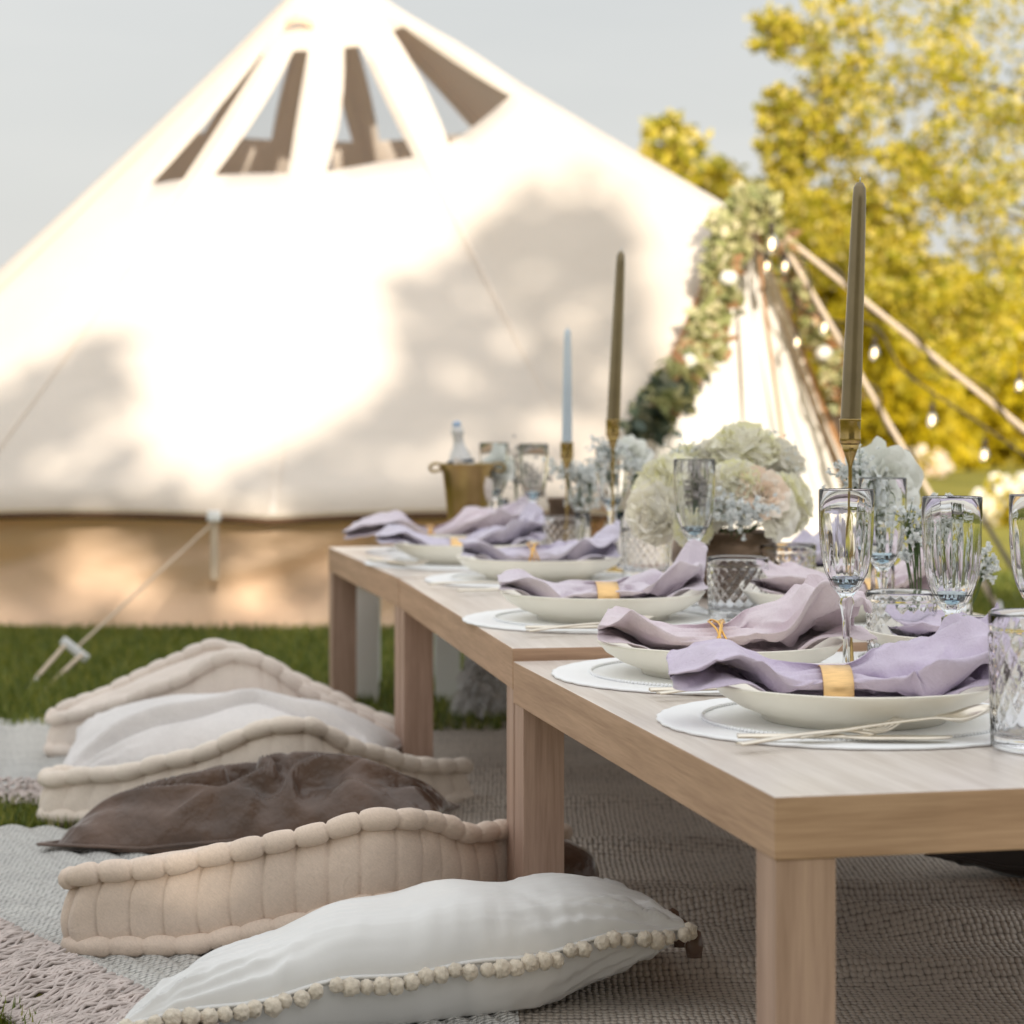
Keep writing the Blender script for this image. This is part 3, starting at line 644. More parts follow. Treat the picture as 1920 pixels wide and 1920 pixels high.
# ================================================================== TABLES
TW = .80; TH = .055
def table(lab, NL, FL_, z, cols_=('oak_x', 'oak_y')):
    NL = Vector(NL); FL_ = Vector(FL_); d = FL_ - NL; L_ = d.length; rz = math.atan2(-d.x, d.y)
    t = thing('low_table', lab, 'table', (NL.x, NL.y, 0), rz, 'low wooden picnic tables set end to end')
    vs, fs = box(0, TW, 0, L_, z - TH, z, .0018)
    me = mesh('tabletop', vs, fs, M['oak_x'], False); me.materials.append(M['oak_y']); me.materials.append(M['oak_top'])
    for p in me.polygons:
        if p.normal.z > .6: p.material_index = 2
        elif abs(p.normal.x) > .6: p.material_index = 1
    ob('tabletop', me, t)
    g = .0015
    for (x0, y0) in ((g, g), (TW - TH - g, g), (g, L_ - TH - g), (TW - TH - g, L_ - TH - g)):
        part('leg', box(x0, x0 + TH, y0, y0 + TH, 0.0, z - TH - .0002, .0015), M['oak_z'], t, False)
    return t
table('nearest low oak table with its bare corner toward the viewer', (.228, 1.974), (.0014, 3.022), .360)
table('middle low oak table, standing slightly higher than the nearest one', (.0007, 3.034), (-.211, 4.262), .376)
table('farthest low oak table with the brass bucket at its end', (-.213, 4.275), (-.420, 5.207), .376)
# white side table behind
wt = thing('side_table', 'small white painted side table behind the farthest oak table', 'table', (-.368, 5.29, 0), R(2.6))
part('tabletop', box(-.01, .262, -.01, .36, .285, .315, .003), M['white_paint'], wt, False)
for (x0, y0) in ((0, 0), (.19, .0), (0, .3), (.19, .3)): part('leg', box(x0, x0 + .058, y0, y0 + .05, .0, .285, .002), M['white_paint'], wt, False)

# ================================================================== CUSHIONS
def mattress(lab, L_, C_, R_, Bz, th, mt, seed, seg=.044, rp=.0140, cpow=1.3):
    L_, C_, R_ = Vector(L_), Vector(C_), Vector(R_); B_ = L_ + R_ - C_; B_.z = Bz
    base = (L_ + C_ + R_ + B_) / 4; base.z = 0
    t = thing('floor_cushion', lab, 'cushion', base, group='tufted floor cushions beside the tables')
    zl = (L_.z + R_.z + Bz) / 3
    def top(a, b_):
        u, v = (a + 1) / 2, (b_ + 1) / 2
        p = C_.lerp(L_, u).lerp(R_.lerp(B_, u), v); wC = max(0, (1 - u)) * max(0, (1 - v))
        z = (L_.z * u * (1 - v) + R_.z * v * (1 - u) + Bz * u * v) / max(1e-6, (1 - wC)) if wC < .999 else zl
        wq = wC ** cpow; p.z = z * (1 - wq) + C_.z * wq; p.z += .010 * n3(a * 2, b_ * 2, seed)
        return p
    size = ((C_ - L_).length + (C_ - R_).length) / 2
    def per(q):                        # rounded square, walked evenly
        rc = .20; st = 2 - 2 * rc; ar = PI * rc / 2; tot_ = 4 * (st + ar); d_ = (q % 1) * tot_; k_ = int(d_ / (st + ar)); d_ -= k_ * (st + ar)
        if d_ < st: x_, y_ = 1, -1 + rc + d_
        else: a_ = (d_ - st) / rc; x_, y_ = 1 - rc + rc * math.cos(a_), 1 - rc + rc * math.sin(a_)
        for _ in range(k_ % 4): x_, y_ = -y_, x_
        return x_, y_
    NP = 560; rim = [per(i / NP) for i in range(NP)]
    plen = 4 * size; nseg = int(plen / seg)
    jit = [random.uniform(-.18, .18) for _ in range(nseg + 2)]
    def segp(q):
        x_ = q * nseg; k = int(x_) % nseg; f = x_ - int(x_) + jit[k] * math.sin((x_ % 1) * PI); return abs(math.sin(PI * f))
    NV = 13
    vs, fs = [], []
    for i in range(NP):
        a, b_ = rim[i]; q = i / NP; gr = segp(q)
        for j in range(NV):
            v = j / (NV - 1); w = 1 - abs(2 * v - 1) ** 2.5
            k = 1 + .065 * w - .042 * (1 - gr ** .4) * (.45 + .55 * abs(2 * v - 1)) + .012 * n3(a * 5, b_ * 5, v * 3 + seed)
            p = top(a * k, b_ * k); lift = p.z - th
            z = p.z - th * v; vs.append(Vector((p.x, p.y, z)) - base)
    for i in range(NP):
        i2 = (i + 1) % NP
        for j in range(NV - 1): fs.append((i * NV + j, i * NV + j + 1, i2 * NV + j + 1, i2 * NV + j))
    def cap(zoff, sgn):
        o_ = len(vs); rings = [1, .96, .9, .8, .68, .54, .4, .26, .12]
        for k in rings:
            for i in range(NP):
                a, b_ = rim[i]; k2 = k
                p = top(a * k2, b_ * k2); puff = (1 - k ** 4) * .028
                puff *= 1 - .5 * max(0, 1 - (((abs(a * k) - .5) ** 2 + (abs(b_ * k) - .5) ** 2) ** .5) / .22)
                vs.append(Vector((p.x, p.y, p.z - zoff + sgn * puff)) - base)
        for r_ in range(len(rings) - 1):
            for i in range(NP):
                i2 = (i + 1) % NP; q = (o_ + r_ * NP + i, o_ + r_ * NP + i2, o_ + (r_ + 1) * NP + i2, o_ + (r_ + 1) * NP + i); fs.append(q if sgn > 0 else q[::-1])
        fs.append(tuple(o_ + (len(rings) - 1) * NP + i for i in range(NP)) if sgn > 0 else tuple(o_ + (len(rings) - 1) * NP + i for i in range(NP - 1, -1, -1)))
    cap(0, 1); cap(th, -.2)
    part('cushion_body', (vs, fs), M[mt], t)
    for nm, zo in (('top_piping', -.001), ('bottom_piping', th - .003)):
        path = []; 
        for i in range(NP):
            a, b_ = rim[i]; k = 1.03 + .01 * n3(a * 6, b_ * 6, seed + zo * 9); p = top(a * k, b_ * k); path.append(Vector((p.x, p.y, max(p.z - zo, rp * .8 + .016) if zo > .01 else p.z - zo)) - base)
        NT = 10; tv_, tf_ = tube(path, rp, NT, True)
        for i in range(NP):
            g_ = segp(i / NP + (.37 / nseg if zo > .01 else 0)); k = (.60 + .42 * g_ ** .33) * (1 + .12 * n3(i * .05, seed))
            for m_ in range(NT): tv_[i * NT + m_] = path[i] + (tv_[i * NT + m_] - path[i]) * k
        part(nm, (tv_, tf_), M[mt], t)
    return t
mattress('nearest beige tufted floor cushion, lying behind the pompom pillow', PX(116, 1650, 2.83), PX(735, 1534, 2.86), PX(1066, 1560, 3.27), .055, .108, 'linen_a', 1)
mattress('pale tufted floor cushion between the brown velvet pillow and the plain cream pillow', PX(72, 1462, 3.74), PX(545, 1356, 3.64), PX(886, 1438, 3.93), .06, .11, 'linen_b', 5, cpow=1.6)
mattress('farthest tufted floor cushion, rosy beige, beside the grass strip', PX(85, 1352, 4.46), PX(458, 1226, 4.28), PX(790, 1392, 4.36), .225, .11, 'linen_c', 9)

def pillow(lab, cs, up, dn, mt, seed=0, pinch=.06, wr=.004, pw=.5, name='pillow', n=100, folds=0.0, seam=True, trim=None, fmap=None):
    P = [Vector(c) for c in cs]     # near-left, near-right, far-right, far-left seam corners
    base = sum(P, Vector()) / 4; base.z = 0
    t = thing(name, lab, 'pillow', base)
    def seamp(u, v):
        u2 = u * (1 - pinch * (1 - v * v)); v2 = v * (1 - pinch * (1 - u * u)); a, b_ = (u2 + 1) / 2, (v2 + 1) / 2
        q_ = P[0].lerp(P[1], a).lerp(P[3].lerp(P[2], a), b_); q_.z += wr * (.5 * math.sin(u * 6 + seed) + .5 * math.sin(u * 13 + v)); return q_
    def sf(sg):
        hh = up if sg > 0 else dn
        def fn(x_, y_):
            u, v = -1 + 2 * x_, -1 + 2 * y_; u = .4 * u + .6 * math.sin(u * PI / 2); v = .4 * v + .6 * math.sin(v * PI / 2)
            p = seamp(u, v); e = max(0, 1 - u * u) ** pw * max(0, 1 - v * v) ** pw
            z = hh * e
            edge = math.exp(-(1 - abs(v)) * 3.5) + math.exp(-(1 - abs(u)) * 3.5); msk = min(1, e * 4)
            r_ = math.atan2(1.05 - abs(v), 1.05 - abs(u))
            z += sg * 0 + msk * (wr * (abs(n3(u * 14, v * 2.0, seed)) * math.exp(-(1 - abs(v)) * 3) + abs(n3(u * 2, v * 14, seed + 3)) * math.exp(-(1 - abs(u)) * 3)) * 2.2
                 + wr * 1.6 * n3(r_ * 7, (u * u + v * v) * .7, seed + 9) * max(0, abs(u) * abs(v) - .25) * 3 + .006 * n3(u * 2, v * 2, seed))
            if folds: 
                w = n3(u * 1.1 + seed, v * 1.1, 4) ; q = n3(u * 2.3 + 1.6 * w, v * 2.0 - 1.2 * w, seed * 3 + 1); ms2 = min(1, e * 1.15) ** 1.3; q = math.sqrt(q * q + .003) - .05; z += ms2 * folds * 1.25 * (1 - min(1, abs(q) * 3.2)) ** 1.6 * (1 if sg > 0 else .4) + ms2 * folds * .8 * w
            if fmap: z += msk * fmap(u, v, sg)
            q = p + Vector((0, 0, sg * max(.30 * hh * e, z)))
            q.z = max(q.z, .020 + .002 * sg); return q - base
        return fn
    a = grid(n, n, sf(1)); b_ = grid(n, n, sf(-1)); b_ = (b_[0], [f[::-1] for f in b_[1]])
    o = part('cover', join(a, b_), M[mt], t)
    bm = bmesh.new(); bm.from_mesh(o.data); bmesh.ops.remove_doubles(bm, verts=bm.verts[:], dist=.00002); bm.to_mesh(o.data); bm.free()
    if seam:
        path = [seamp(u, v) for (u, v) in [(-1 + 2 * k / 60, -1) for k in range(60)] + [(1, -1 + 2 * k / 60) for k in range(60)] + [(1 - 2 * k / 60, 1) for k in range(60)] + [(-1, 1 - 2 * k / 60) for k in range(60)]]
        path = [Vector((p.x, p.y, max(p.z, .025))) - base for p in path]; part('seam_cord', tube(path, .0028, 6, True), M[mt], t)
    return t, seamp, base
# pompom pillow in front
pt, sp, pb = pillow('pale ivory satin pillow edged with cream pompoms, lying nearest in the foreground', [(-.41, 2.36, .060), (.205, 2.62, .100), (.13, 2.84, .085), (-.35, 2.64, .035)], .074, .10, 'satin', 3, .03, .0060, .5, seam=True)
pom = mesh('pompom', *ball(.0096, 3, (1, 1, 1), .30, 2, 6.5), M['pompom'])
def pomrow(fn, n_):
    for k in range(n_):
        u = -1 + 2 * (k + .5) / n_; p = fn(u); o = ob('pompom', pom, pt); j = random.uniform(-.003, .003)
        o.location = Vector((p.x + random.uniform(-.003, .003), p.y - .008, max(.03, p.z - .006 + j))) - pb; s = random.uniform(.85, 1.12); o.scale = (s, s, s * .95); o.rotation_euler = (random.random() * 6, random.random() * 6, 0)
pomrow(lambda u: sp(u, -1), 38)
for (fn_, n_) in ((lambda u: sp(1, u), 12), (lambda u: sp(u, 1), 30), (lambda u: sp(-1, u), 18)): pomrow(fn_, n_)
for k in range(3):
    q = sp(1, -.7 + k * .5) - pb; part('tassel', shift(lathe([(0, .0), (.008, -.004), (.011, -.02), (.009, -.034), (0, -.036)], 10, lambda a, z, r: 1 + .15 * math.sin(a * 7)), q + Vector((.022 + .012 * k, -.01 + .01 * k, -.004))), M['velvet'], pt)
pillow('shiny dark brown velvet pillow wedged between two tufted cushions', [PX(70, 1607, 3.50), PX(835, 1545, 3.36), PX(862, 1512, 3.50), (-.64, 3.62, .035)], .062, .05, 'velvet', 8, .05, .0008, .5, folds=.040, n=150)
def slit(u, v, sg):                     # the open flap of the cushion cover
    q = v - (-.22 - .55 * abs(u - .2) + .05 * math.sin(u * 9)); return ((-.030 * math.exp(-(q / .05) ** 2) + .016 * math.exp(-((q - .13) / .07) ** 2)) * sst(.95, .6, abs(u))) if sg > 0 else 0
pillow('plain cream cotton pillow with a folded flap between two tufted cushions', [PX(85, 1480, 4.02), PX(720, 1440, 4.0), PX(760, 1395, 4.28), (-.82, 4.30, .09)], .112, .06, 'cream_cotton', 12, .05, .003, .5, fmap=slit)
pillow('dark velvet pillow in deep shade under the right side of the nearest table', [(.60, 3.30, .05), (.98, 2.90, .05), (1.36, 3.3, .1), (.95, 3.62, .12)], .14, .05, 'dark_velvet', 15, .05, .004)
# the brown rounded bolster end right of the table leg
props(part('bolster', shift(ball(1, 3, (.07, .05, .048), .1, 4), (0, 0, 0)), M['velvet'], loc=(.052, 3.16, .05)), 'small round brown bolster peeking out beside the second table leg', 'bolster')
# white fluffy throw pillow standing under the tables
flf = thing('fluffy_pillow', 'white shaggy pillow standing upright on the rug behind the table legs', 'pillow', (-.07, 5.02, 0))
def fz(x_, y_): 
    a = 2 * PI * x_; z = y_ * .17; r_ = (.052 * (1 - .55 * y_) + .012 * n3(math.cos(a) * 3, math.sin(a) * 3, z * 30) + .006 * n3(math.cos(a) * 9, math.sin(a) * 9, z * 90)) * (1 if y_ < .999 else .0)
    return (r_ * math.cos(a) + .015 * y_, r_ * .8 * math.sin(a), .02 + z)
part('cover', grid(40, 24, fz, True), M['fleece'], flf)
hair = np.random.uniform(0, 1, (2500, 2)); HV = np.zeros((2500, 3, 3))
for i, (x_, y_) in enumerate(hair):
    p = np.array(fz(x_, y_ * .97)); a = 2 * PI * x_; dd = np.array((math.cos(a), math.sin(a), -.6 + np.random.normal() * .3)) * .018; w_ = np.random.normal(size=3) * .0025
    HV[i] = (p - w_, p + w_, p + dd)
props(ob('shag', polys('shag', HV, M['fleece']), flf), kind='stuff')

# ================================================================== PLACE SETTINGS
def copy_tree(o, loc, rz=None, label=None, group=None):
    c = o.copy(); COL.objects.link(c); c.location = loc
    if rz is not None: c.rotation_euler = (0, 0, rz)
    if label: c['label'] = label
    if group: c['group'] = group
    for ch in o.children:
        d = ch.copy(); COL.objects.link(d); d.parent = c
        for g in ch.children:
            e = g.copy(); COL.objects.link(e); e.parent = d
    return c
bowl_me = mesh('bowl', *lathe([(0, .006), (.085, .006), (.092, .0), (.098, .0), (.100, .006), (.124, .015), (.144, .027), (.152, .037), (.1545, .0405), (.153, .042), (.150, .0395), (.140, .030), (.12, .019), (.09, .0115), (0, .0105)], 96, lambda a, z, r: 1 + (.006 * math.sin(a * 3 + 1) + .003 * math.sin(a * 7)) * (z / .05)), M['cream_ceramic'])
def scal(a, z, r): return 1 + (.010 * (abs(math.sin(a * 18)) - .5) if r > .19 else 0)
mat_me = mesh('placemat', *lathe([(0, .003), (.17, .003), (.178, .0034), (.186, .003), (.196, .003), (.203, .0034), (.209, .0034), (.212, .0025), (.211, .0008), (.205, .0), (0, .0)], 216, scal), M['white_mat'])
beads = [shift(ball(.0026, 1, (1, 1, .9)), (.163 * math.cos(2 * PI * k / 190), .163 * math.sin(2 * PI * k / 190), .0048)) for k in range(190)]
beads_me = mesh('bead_border', *join(*beads), M['white_mat'])
def fork_vf(L_=.20):
    def w(s): return .0038 + .0026 * sst(.35, 0, s) * (1) + (.0085 * sst(.66, .74, s) * (1 - 0 * s))
    def zc(s): return .0035 + .004 * math.sin(s * PI * .9) - .004 * sst(.6, .8, s) + .012 * sst(.8, 1, s) ** 1.5
    vf = [grid(40, 7, lambda a, b_: (a * .78 * L_, (b_ - .5) * 2 * w(a * .78), zc(a * .78) + .0012 * (1 - (2 * b_ - 1) ** 2)))]
    for k in range(4):
        y0 = (-1.5 + k) * .0058
        vf.append(tube([(L_ * (.775 + .225 * q / 8), y0 * (1 + .05 * q / 8), zc(.775 + .225 * q / 8) + .0005) for q in range(9)], lambda q: .0016 * (1 - .5 * q), 6))
    return join(*vf)
def knife_vf(L_=.215):
    def w(s): return .0060 - .001 * sst(.3, .5, s) + .0055 * sst(.52, .62, s) * (1 - sst(.85, 1.0, s))
    return grid(50, 7, lambda a, b_: (a * L_, (b_ - .5) * 2 * (w(a) if a < .995 else .001), .004 + (.0028 if a < .5 else .0012) * (1 - (2 * b_ - 1) ** 2)))
def spoon_vf(L_=.20):
    def w(s): return .0038 + .0024 * sst(.35, 0, s) + .018 * (math.sin(PI * min(1, max(0, (s - .72) / .28))) ** .6 if s > .72 else 0)
    return grid(60, 11, lambda a, b_: (a * L_, (b_ - .5) * 2 * (w(a) if a < .99 else .001), .004 + .004 * math.sin(a * PI * .9) - (.006 * (1 - (2 * b_ - 1) ** 2) * sst(.72, .85, a) - .002 * sst(.95, .75, a)) + .010 * sst(.8, 1, a)))
def cutmesh(nm, vf):
    return mesh(nm, *vf, M['champagne'])
fork_me, knife_me, spoon_me = cutmesh('fork', fork_vf()), cutmesh('knife', knife_vf()), cutmesh('spoon', spoon_vf())
def cutlery(me, nm, lab, p, q, z0, z1=None):   # lies from p (handle end) to q
    p = Vector(p); q = Vector(q); d = q - p; o = ob(nm, me); o.location = p
    o.rotation_euler = (0, -math.asin(max(-.3, min(.3, d.z / d.length))), math.atan2(d.y, d.x)); md = o.modifiers.new('thickness', 'SOLIDIFY'); md.thickness = .0022
    props(o, lab, 'cutlery', 'champagne gold cutlery'); return o

def napkin(lab, A, B_, z0, fr, w0, wr_, w1, h0, hr, h1, seed, mi, ring='band', bunch=1.0, bc=(0, 0)):
    """folded linen napkin from A to B_, gathered at fraction fr by a ring; z0 = height of the surface it rests on"""
    A = Vector(A); B_ = Vector(B_); d = (B_ - A); L_ = d.length; rz = math.atan2(d.y, d.x)
    t = None
    nl = 3
    rnd = random.Random(seed); offs = [rnd.uniform(-.03, .03) for _ in range(2 * nl + 3)]
    creases = [(rnd.uniform(.15, .95), rnd.uniform(-1.3, .9), rnd.uniform(-.12, .12), rnd.uniform(.022, .045), rnd.uniform(.006, .013) * (1 if m_ > 2 else .7), 1 if m_ > 1 else -1) for m_ in range(9)]
    def wid(s):
        if s < fr: q = (fr - s) / fr; return wr_ + (w0 - wr_) * sst(0, .75, q)
        q = (s - fr) / (1 - fr); return wr_ + (w1 - wr_) * sst(0, .6, q)
    def hgt(s):
        if s < fr: q = (fr - s) / fr; return hr + (h0 - hr) * sst(.0, .8, q)
        q = (s - fr) / (1 - fr); return hr + (h1 - hr) * sst(0, .45, q) * (1 - .45 * sst(.7, 1, q))
    ud = d.normalized(); vd = Vector((-ud.y, ud.x, 0))
    def bowlz(x_, y_):
        w = A + ud * x_ + vd * y_; r_ = math.hypot(w.x - bc[0], w.y - bc[1])
        return .0125 + .031 * sst(.085, .152, r_) - max(0, r_ - .165) * .2
    def fn(u, v):
        s = u; x_ = v * nl; k = int(min(x_, nl - 1e-6)); far = abs(s - fr) / max(fr, 1 - fr); am = sst(.03, .45, far)
        yy = -math.cos(PI * x_); w = wid(s); h = hgt(s); rise = x_ / nl
        right = sst(fr + .04, fr + .35, s)
        ex = (offs[k] * (1 - (x_ - k)) + offs[k + 1] * (x_ - k)) * (1 if s > fr else -1) * far * .9
        X = (s + ex) * L_
        ell = math.sqrt(max(.05, 1 - (2 * rise - 1) ** 2))
        te = min(1, s / .10) if s < .10 else (min(1, (1 - s) / .12) if s > .88 else 1); w *= .35 + .65 * math.sqrt(max(0, 1 - (1 - te) ** 2))
        Yl = yy * w * (ell + (1 - ell) * am)
        q1, q2, q3 = s * L_ * 13 + seed, yy * w * 13, x_ * .30 + seed * .37
        Z = h * rise
        big = .011 + .017 * right * bunch
        Yl += am * big * .9 * n3(q1, q2, q3); X += am * big * .8 * n3(q1 + 31, q2, q3 + 7)
        rg = 1 - min(1, abs(n3(q1 * .9 + 5, q2 * 1.1 + q1 * .5, q3 + 3)) * 3.0); rg2 = 1 - min(1, abs(n3(q1 * 1.9 + q2 * .8, q2 * 2.1 - q1 * .7, q3 * 2 + 3)) * 3.2)
        Z += am * big * (1.0 * n3(q1 + 11, q2 + 5, q3) + .5 * rg * (.3 + .7 * rise) + .30 * rg2) * (.35 + .65 * rise) + am * .0035 * n3(q1 * 3.3, q2 * 3.3, q3 * 2)
        Z += .0045 * math.exp(-far * 2.4) * math.sin(yy * 10 + seed + 2.5 * n3(s * 7, yy * 2, seed)) * (.5 + .5 * rise)
        Z += am * right * .012 * math.sin(yy * 5 + s * 16 + 3 * n3(s * 5, yy * 2, seed + 4)) * rise
        cre = 0.0
        for (ca, cb, cc, cw, cd, sd) in creases:
            if (s > fr) != (sd > 0): continue
            ds = abs(s - fr); q_ = rise - (ca + cb * ds + cc * math.sin(ds * 11 + ca * 9)); cre += cd * (math.exp(-(q_ / cw) ** 2) - .55 * math.exp(-((q_ - cw * 2.1) / (cw * 1.3)) ** 2)) * sst(.02, .14, ds)
        Z -= cre * .6; Yl += cre * (1.1 if yy < .3 else -.6)
        zb_ = bowlz(X, Yl); e0 = max(0, 1 - s / .12) * .35; Z *= 1 - e0
        return (X, Yl, zb_ + max(.0007 * k, Z) + .002)
    vf = grid(130, 25 * nl + 1, fn)
    o = part('napkin', vf, M['napkin'][mi]); o.location = (A.x, A.y, z0); o.rotation_euler = (0, 0, rz)
    md = o.modifiers.new('thickness', 'SOLIDIFY'); md.thickness = .0011; md.offset = 0
    sb = o.modifiers.new('smooth', 'SUBSURF'); sb.levels = 1; sb.render_levels = 1
    props(o, lab[0], 'napkin', 'lavender linen napkins')
    rp = A + d * fr
    if ring:
        rw, rh = wr_ * 1.04 + .001 + (.003 if ring != 'band' else 0), hr * .52 + .001 + (.005 if ring != 'band' else 0); cz = hr * .5 + .0125
        if ring == 'band':
            prof_ = [(-.0165, 1.0), (-.0158, 1.05), (.0158, 1.05), (.0165, 1.0), (.0158, .99), (-.0158, .99)]
            def bf(u, v): 
                a = 2 * PI * u; q = prof_[int(round(v * 6)) % 6]; return (q[0], rw * q[1] * math.cos(a), cz + rh * q[1] * math.sin(a))
            r_ = part('napkin_ring', grid(48, 6, bf, True, True), M['gold'])
        else:
            vfs = []
            for k in range(5):
                ph = k * 1.1; vfs.append(tube([((k - 2) * .0032 + .0045 * math.sin(a * 2 * PI / 40 * 3 + ph), (rw + .002 * (k % 2)) * math.cos(a * 2 * PI / 40), cz + (rh + .002 * (k % 2)) * math.sin(a * 2 * PI / 40)) for a in range(40)], .0015, 6, True))
            r_ = part('napkin_ring', join(*vfs), M['gold_wire'])
        r_.location = (rp.x, rp.y, z0 + .001); r_.rotation_euler = (0, 0, rz); r_.scale = (1, 1, 1)
        props(r_, lab[1], 'napkin ring', 'gold napkin rings')
    return o
Z1, Z2 = .360, .376
SET = [  # centre X, Y, tablez, words
 (.368, 2.45, Z1, 'nearest place setting'), (.262, 2.87, Z1, 'second place setting from the viewer'), (.137, 3.43, Z2, 'third place setting from the viewer'),
 (.050, 4.22, Z2, 'fourth place setting from the viewer'), (-.090, 4.66, Z2, 'fifth place setting from the viewer'), (-.11, 5.03, Z2, 'farthest place setting by the brass bucket'),
 (.62, 3.00, Z1, 'far-side place setting behind the tall highball glass'), (.50, 3.46, Z2, 'far-side place setting beside the champagne glasses'), (.46, 4.05, Z2, 'far-side place setting behind the bronze flower bowl')]
for i, (sx, sy, tz, wd_) in enumerate(SET):
    tm = thing('placemat', f'round white beaded placemat of the {wd_}', 'placemat', (sx, sy, tz), random.random(), 'round white placemats')
    ob('mat_disc', mat_me, tm); props(ob('bead_border', beads_me, tm), kind='stuff')
    bw = ob('bowl', bowl_me); bw.location = (sx, sy, tz + .0034); bw.rotation_euler = (0, 0, random.random() * 6)
    props(bw, f'shallow cream stoneware bowl of the {wd_}', 'bowl', 'cream stoneware bowls')
zb = .0034 + .026
NK = 'gold napkin ring round the napkin of the '
napkin(('deep lavender napkin bunched in a wide gold ring on the nearest bowl', 'wide brushed gold napkin ring on the nearest lavender napkin'), (.168, 2.42, 0), (.518, 2.42, 0), Z1 + .0034, .50, .05, .030, .062, .036, .044, .050, 11, 0, 'band', 1.45, SET[0])
napkin(('pink-mauve napkin with hemmed fold held by a gold wire ring on the second bowl', 'twisted gold wire napkin ring on the pink-mauve napkin'), (.113, 2.84, 0), (.425, 2.85, 0), Z1 + .0034, .46, .055, .034, .065, .042, .046, .062, 23, 1, 'wire', 1.35, SET[1])
napkin(('pale lilac napkin in a gold band ring on the third bowl', 'gold band ring on the third napkin, in front of the tumblers'), (-.02, 3.40, 0), (.29, 3.42, 0), Z2 + .0034, .52, .05, .032, .065, .032, .040, .048, 37, 2, 'band', 1.1, SET[2])
napkin(('smooth lavender napkin gathered by a small wire ring on the fourth bowl', 'small gold wire ring on the fourth napkin'), (-.095, 4.18, 0), (.195, 4.18, 0), Z2 + .0034, .46, .05, .032, .065, .042, .046, .044, 41, 3, 'wire', .5, SET[3])
napkin(('lavender napkin in a small gold band on the fifth bowl', 'small gold band ring on the fifth napkin'), (-.27, 4.62, 0), (.065, 4.64, 0), Z2 + .0034, .48, .05, .030, .065, .028, .036, .060, 53, 3, 'band', .6, SET[4])
napkin(('lavender napkin lying at the far end of the farthest table beside the brass bucket', 'thin gold wire ring on the farthest napkin'), (-.365, 5.0, 0), (.045, 4.98, 0), Z2 + .0034, .46, .05, .030, .06, .036, .036, .07, 61, 2, 'wire', .5, SET[5])
napkin(('mauve napkin on the far-side bowl behind the tall highball glass', NK + 'far-side bowl behind the highball glass'), (.50, 2.98, 0), (.80, 3.0, 0), Z1 + .0034, .5, .055, .032, .065, .044, .040, .07, 71, 0, 'band', .9, SET[6])
napkin(('mauve-pink napkin with dark folds on the far-side bowl right of the crystal tumblers', NK + 'far-side bowl right of the tumblers'), (.37, 3.42, 0), (.66, 3.48, 0), Z2 + .0034, .6, .055, .034, .065, .055, .042, .06, 83, 1, 'band', 1.1, SET[7])
napkin(('lavender napkin on the far-side bowl hidden behind the bronze flower bowl', NK + 'bowl behind the bronze flower bowl'), (.33, 4.02, 0), (.60, 4.06, 0), Z2 + .0034, .5, .055, .034, .065, .055, .042, .06, 91, 3, 'band', .9, SET[8])
# cutlery
zc_ = .005
def cut_set(c, tz, words, k=1.0):
    cutlery(knife_me, 'knife', f'champagne gold knife of the {words}', c[0] + Vector((0, 0, zc_)), c[1] + Vector((0, 0, zc_)), 0)
    cutlery(fork_me, 'fork', f'gold fork crossing the knife of the {words}', c[2] + Vector((0, 0, zc_ + .002)), c[3] + Vector((0, 0, zc_ + .004)), 0)
cut_set((PG(1382, 1397, Z1), PG(1700, 1398, Z1), PG(1386, 1414, Z1), PG(1735, 1384, Z1)), Z1, 'nearest place setting')
cutlery(spoon_me, 'spoon', 'champagne gold spoon leaning against the nearest bowl', PX(1500, 1392, 2.27), PX(1838, 1352, 2.30), 0)
cut_set((PG(1218, 1308, Z1), PG(1500, 1302, Z1), PG(1235, 1316, Z1), PG(1510, 1300, Z1)), Z1, 'second place setting from the viewer')
cut_set((PG(985, 1188, Z2), PG(1215, 1188, Z2), PG(990, 1196, Z2), PG(1215, 1184, Z2)), Z2, 'third place setting from the viewer')
cut_set((PG(858, 1117, Z2), PG(1040, 1112, Z2), PG(805, 1105, Z2), PG(990, 1110, Z2)), Z2, 'fourth place setting from the viewer')
cut_set((PG(690, 1054, Z2), PG(830, 1078, Z2), PG(700, 1060, Z2), PG(860, 1078, Z2)), Z2, 'fifth place setting from the viewer')
cut_set((PG(1545, 1158, Z2), PG(1740, 1160, Z2), PG(1550, 1166, Z2), PG(1745, 1154, Z2)), Z2, 'far-side place setting beside the champagne glasses')

# ================================================================== GLASSES
def tumbler_me(r, h, nm='cut_glass', diam=True, ribs=0):
    n_ = 144; k0 = 11; prof_ = [(0, 0)] + [(r * .86 * q, 0) for q in (.5, .95)] + [(r * .93, .003)]
    zs = [.006 + (h - .008) * i / 44 for i in range(45)]
    prof_ += [(r * (.93 + .07 * z / h), z) for z in zs] + [(r, h), (r - .0012, h + .001), (r - .0024, h)]
    prof_ += [(r * (.93 + .07 * z / h) - .003, z) for z in (h * .9, h * .6, h * .3, .018)] + [(r * .82, .0135), (r * .5, .012), (0, .012)]
    def rf(a, z, rr):
        inner = rr < r * (.93 + .07 * z / h) - .0015
        if inner or z < .003 or z > h * .999: return 1
        q = z / h; d = 0
        if diam and .16 < q < .84:
            u = a / (2 * PI) * 20; v = (q - .16) / .68 * 3.2
            d = min(abs(((u + v) % 1) - .5), abs(((u - v) % 1) - .5)) * 2; d = -.035 * (1 - min(1, d * 3.2)) + .012
        elif diam and q >= .84 and q < .88: d = -.02
        elif diam and q <= .16: d = .015 * math.sin(a * 60)
        if ribs and q < .85: d = .02 * math.sin(a * ribs)
        return 1 + d
    return mesh(nm, *lathe(prof_, n_, rf), M['crystal'])
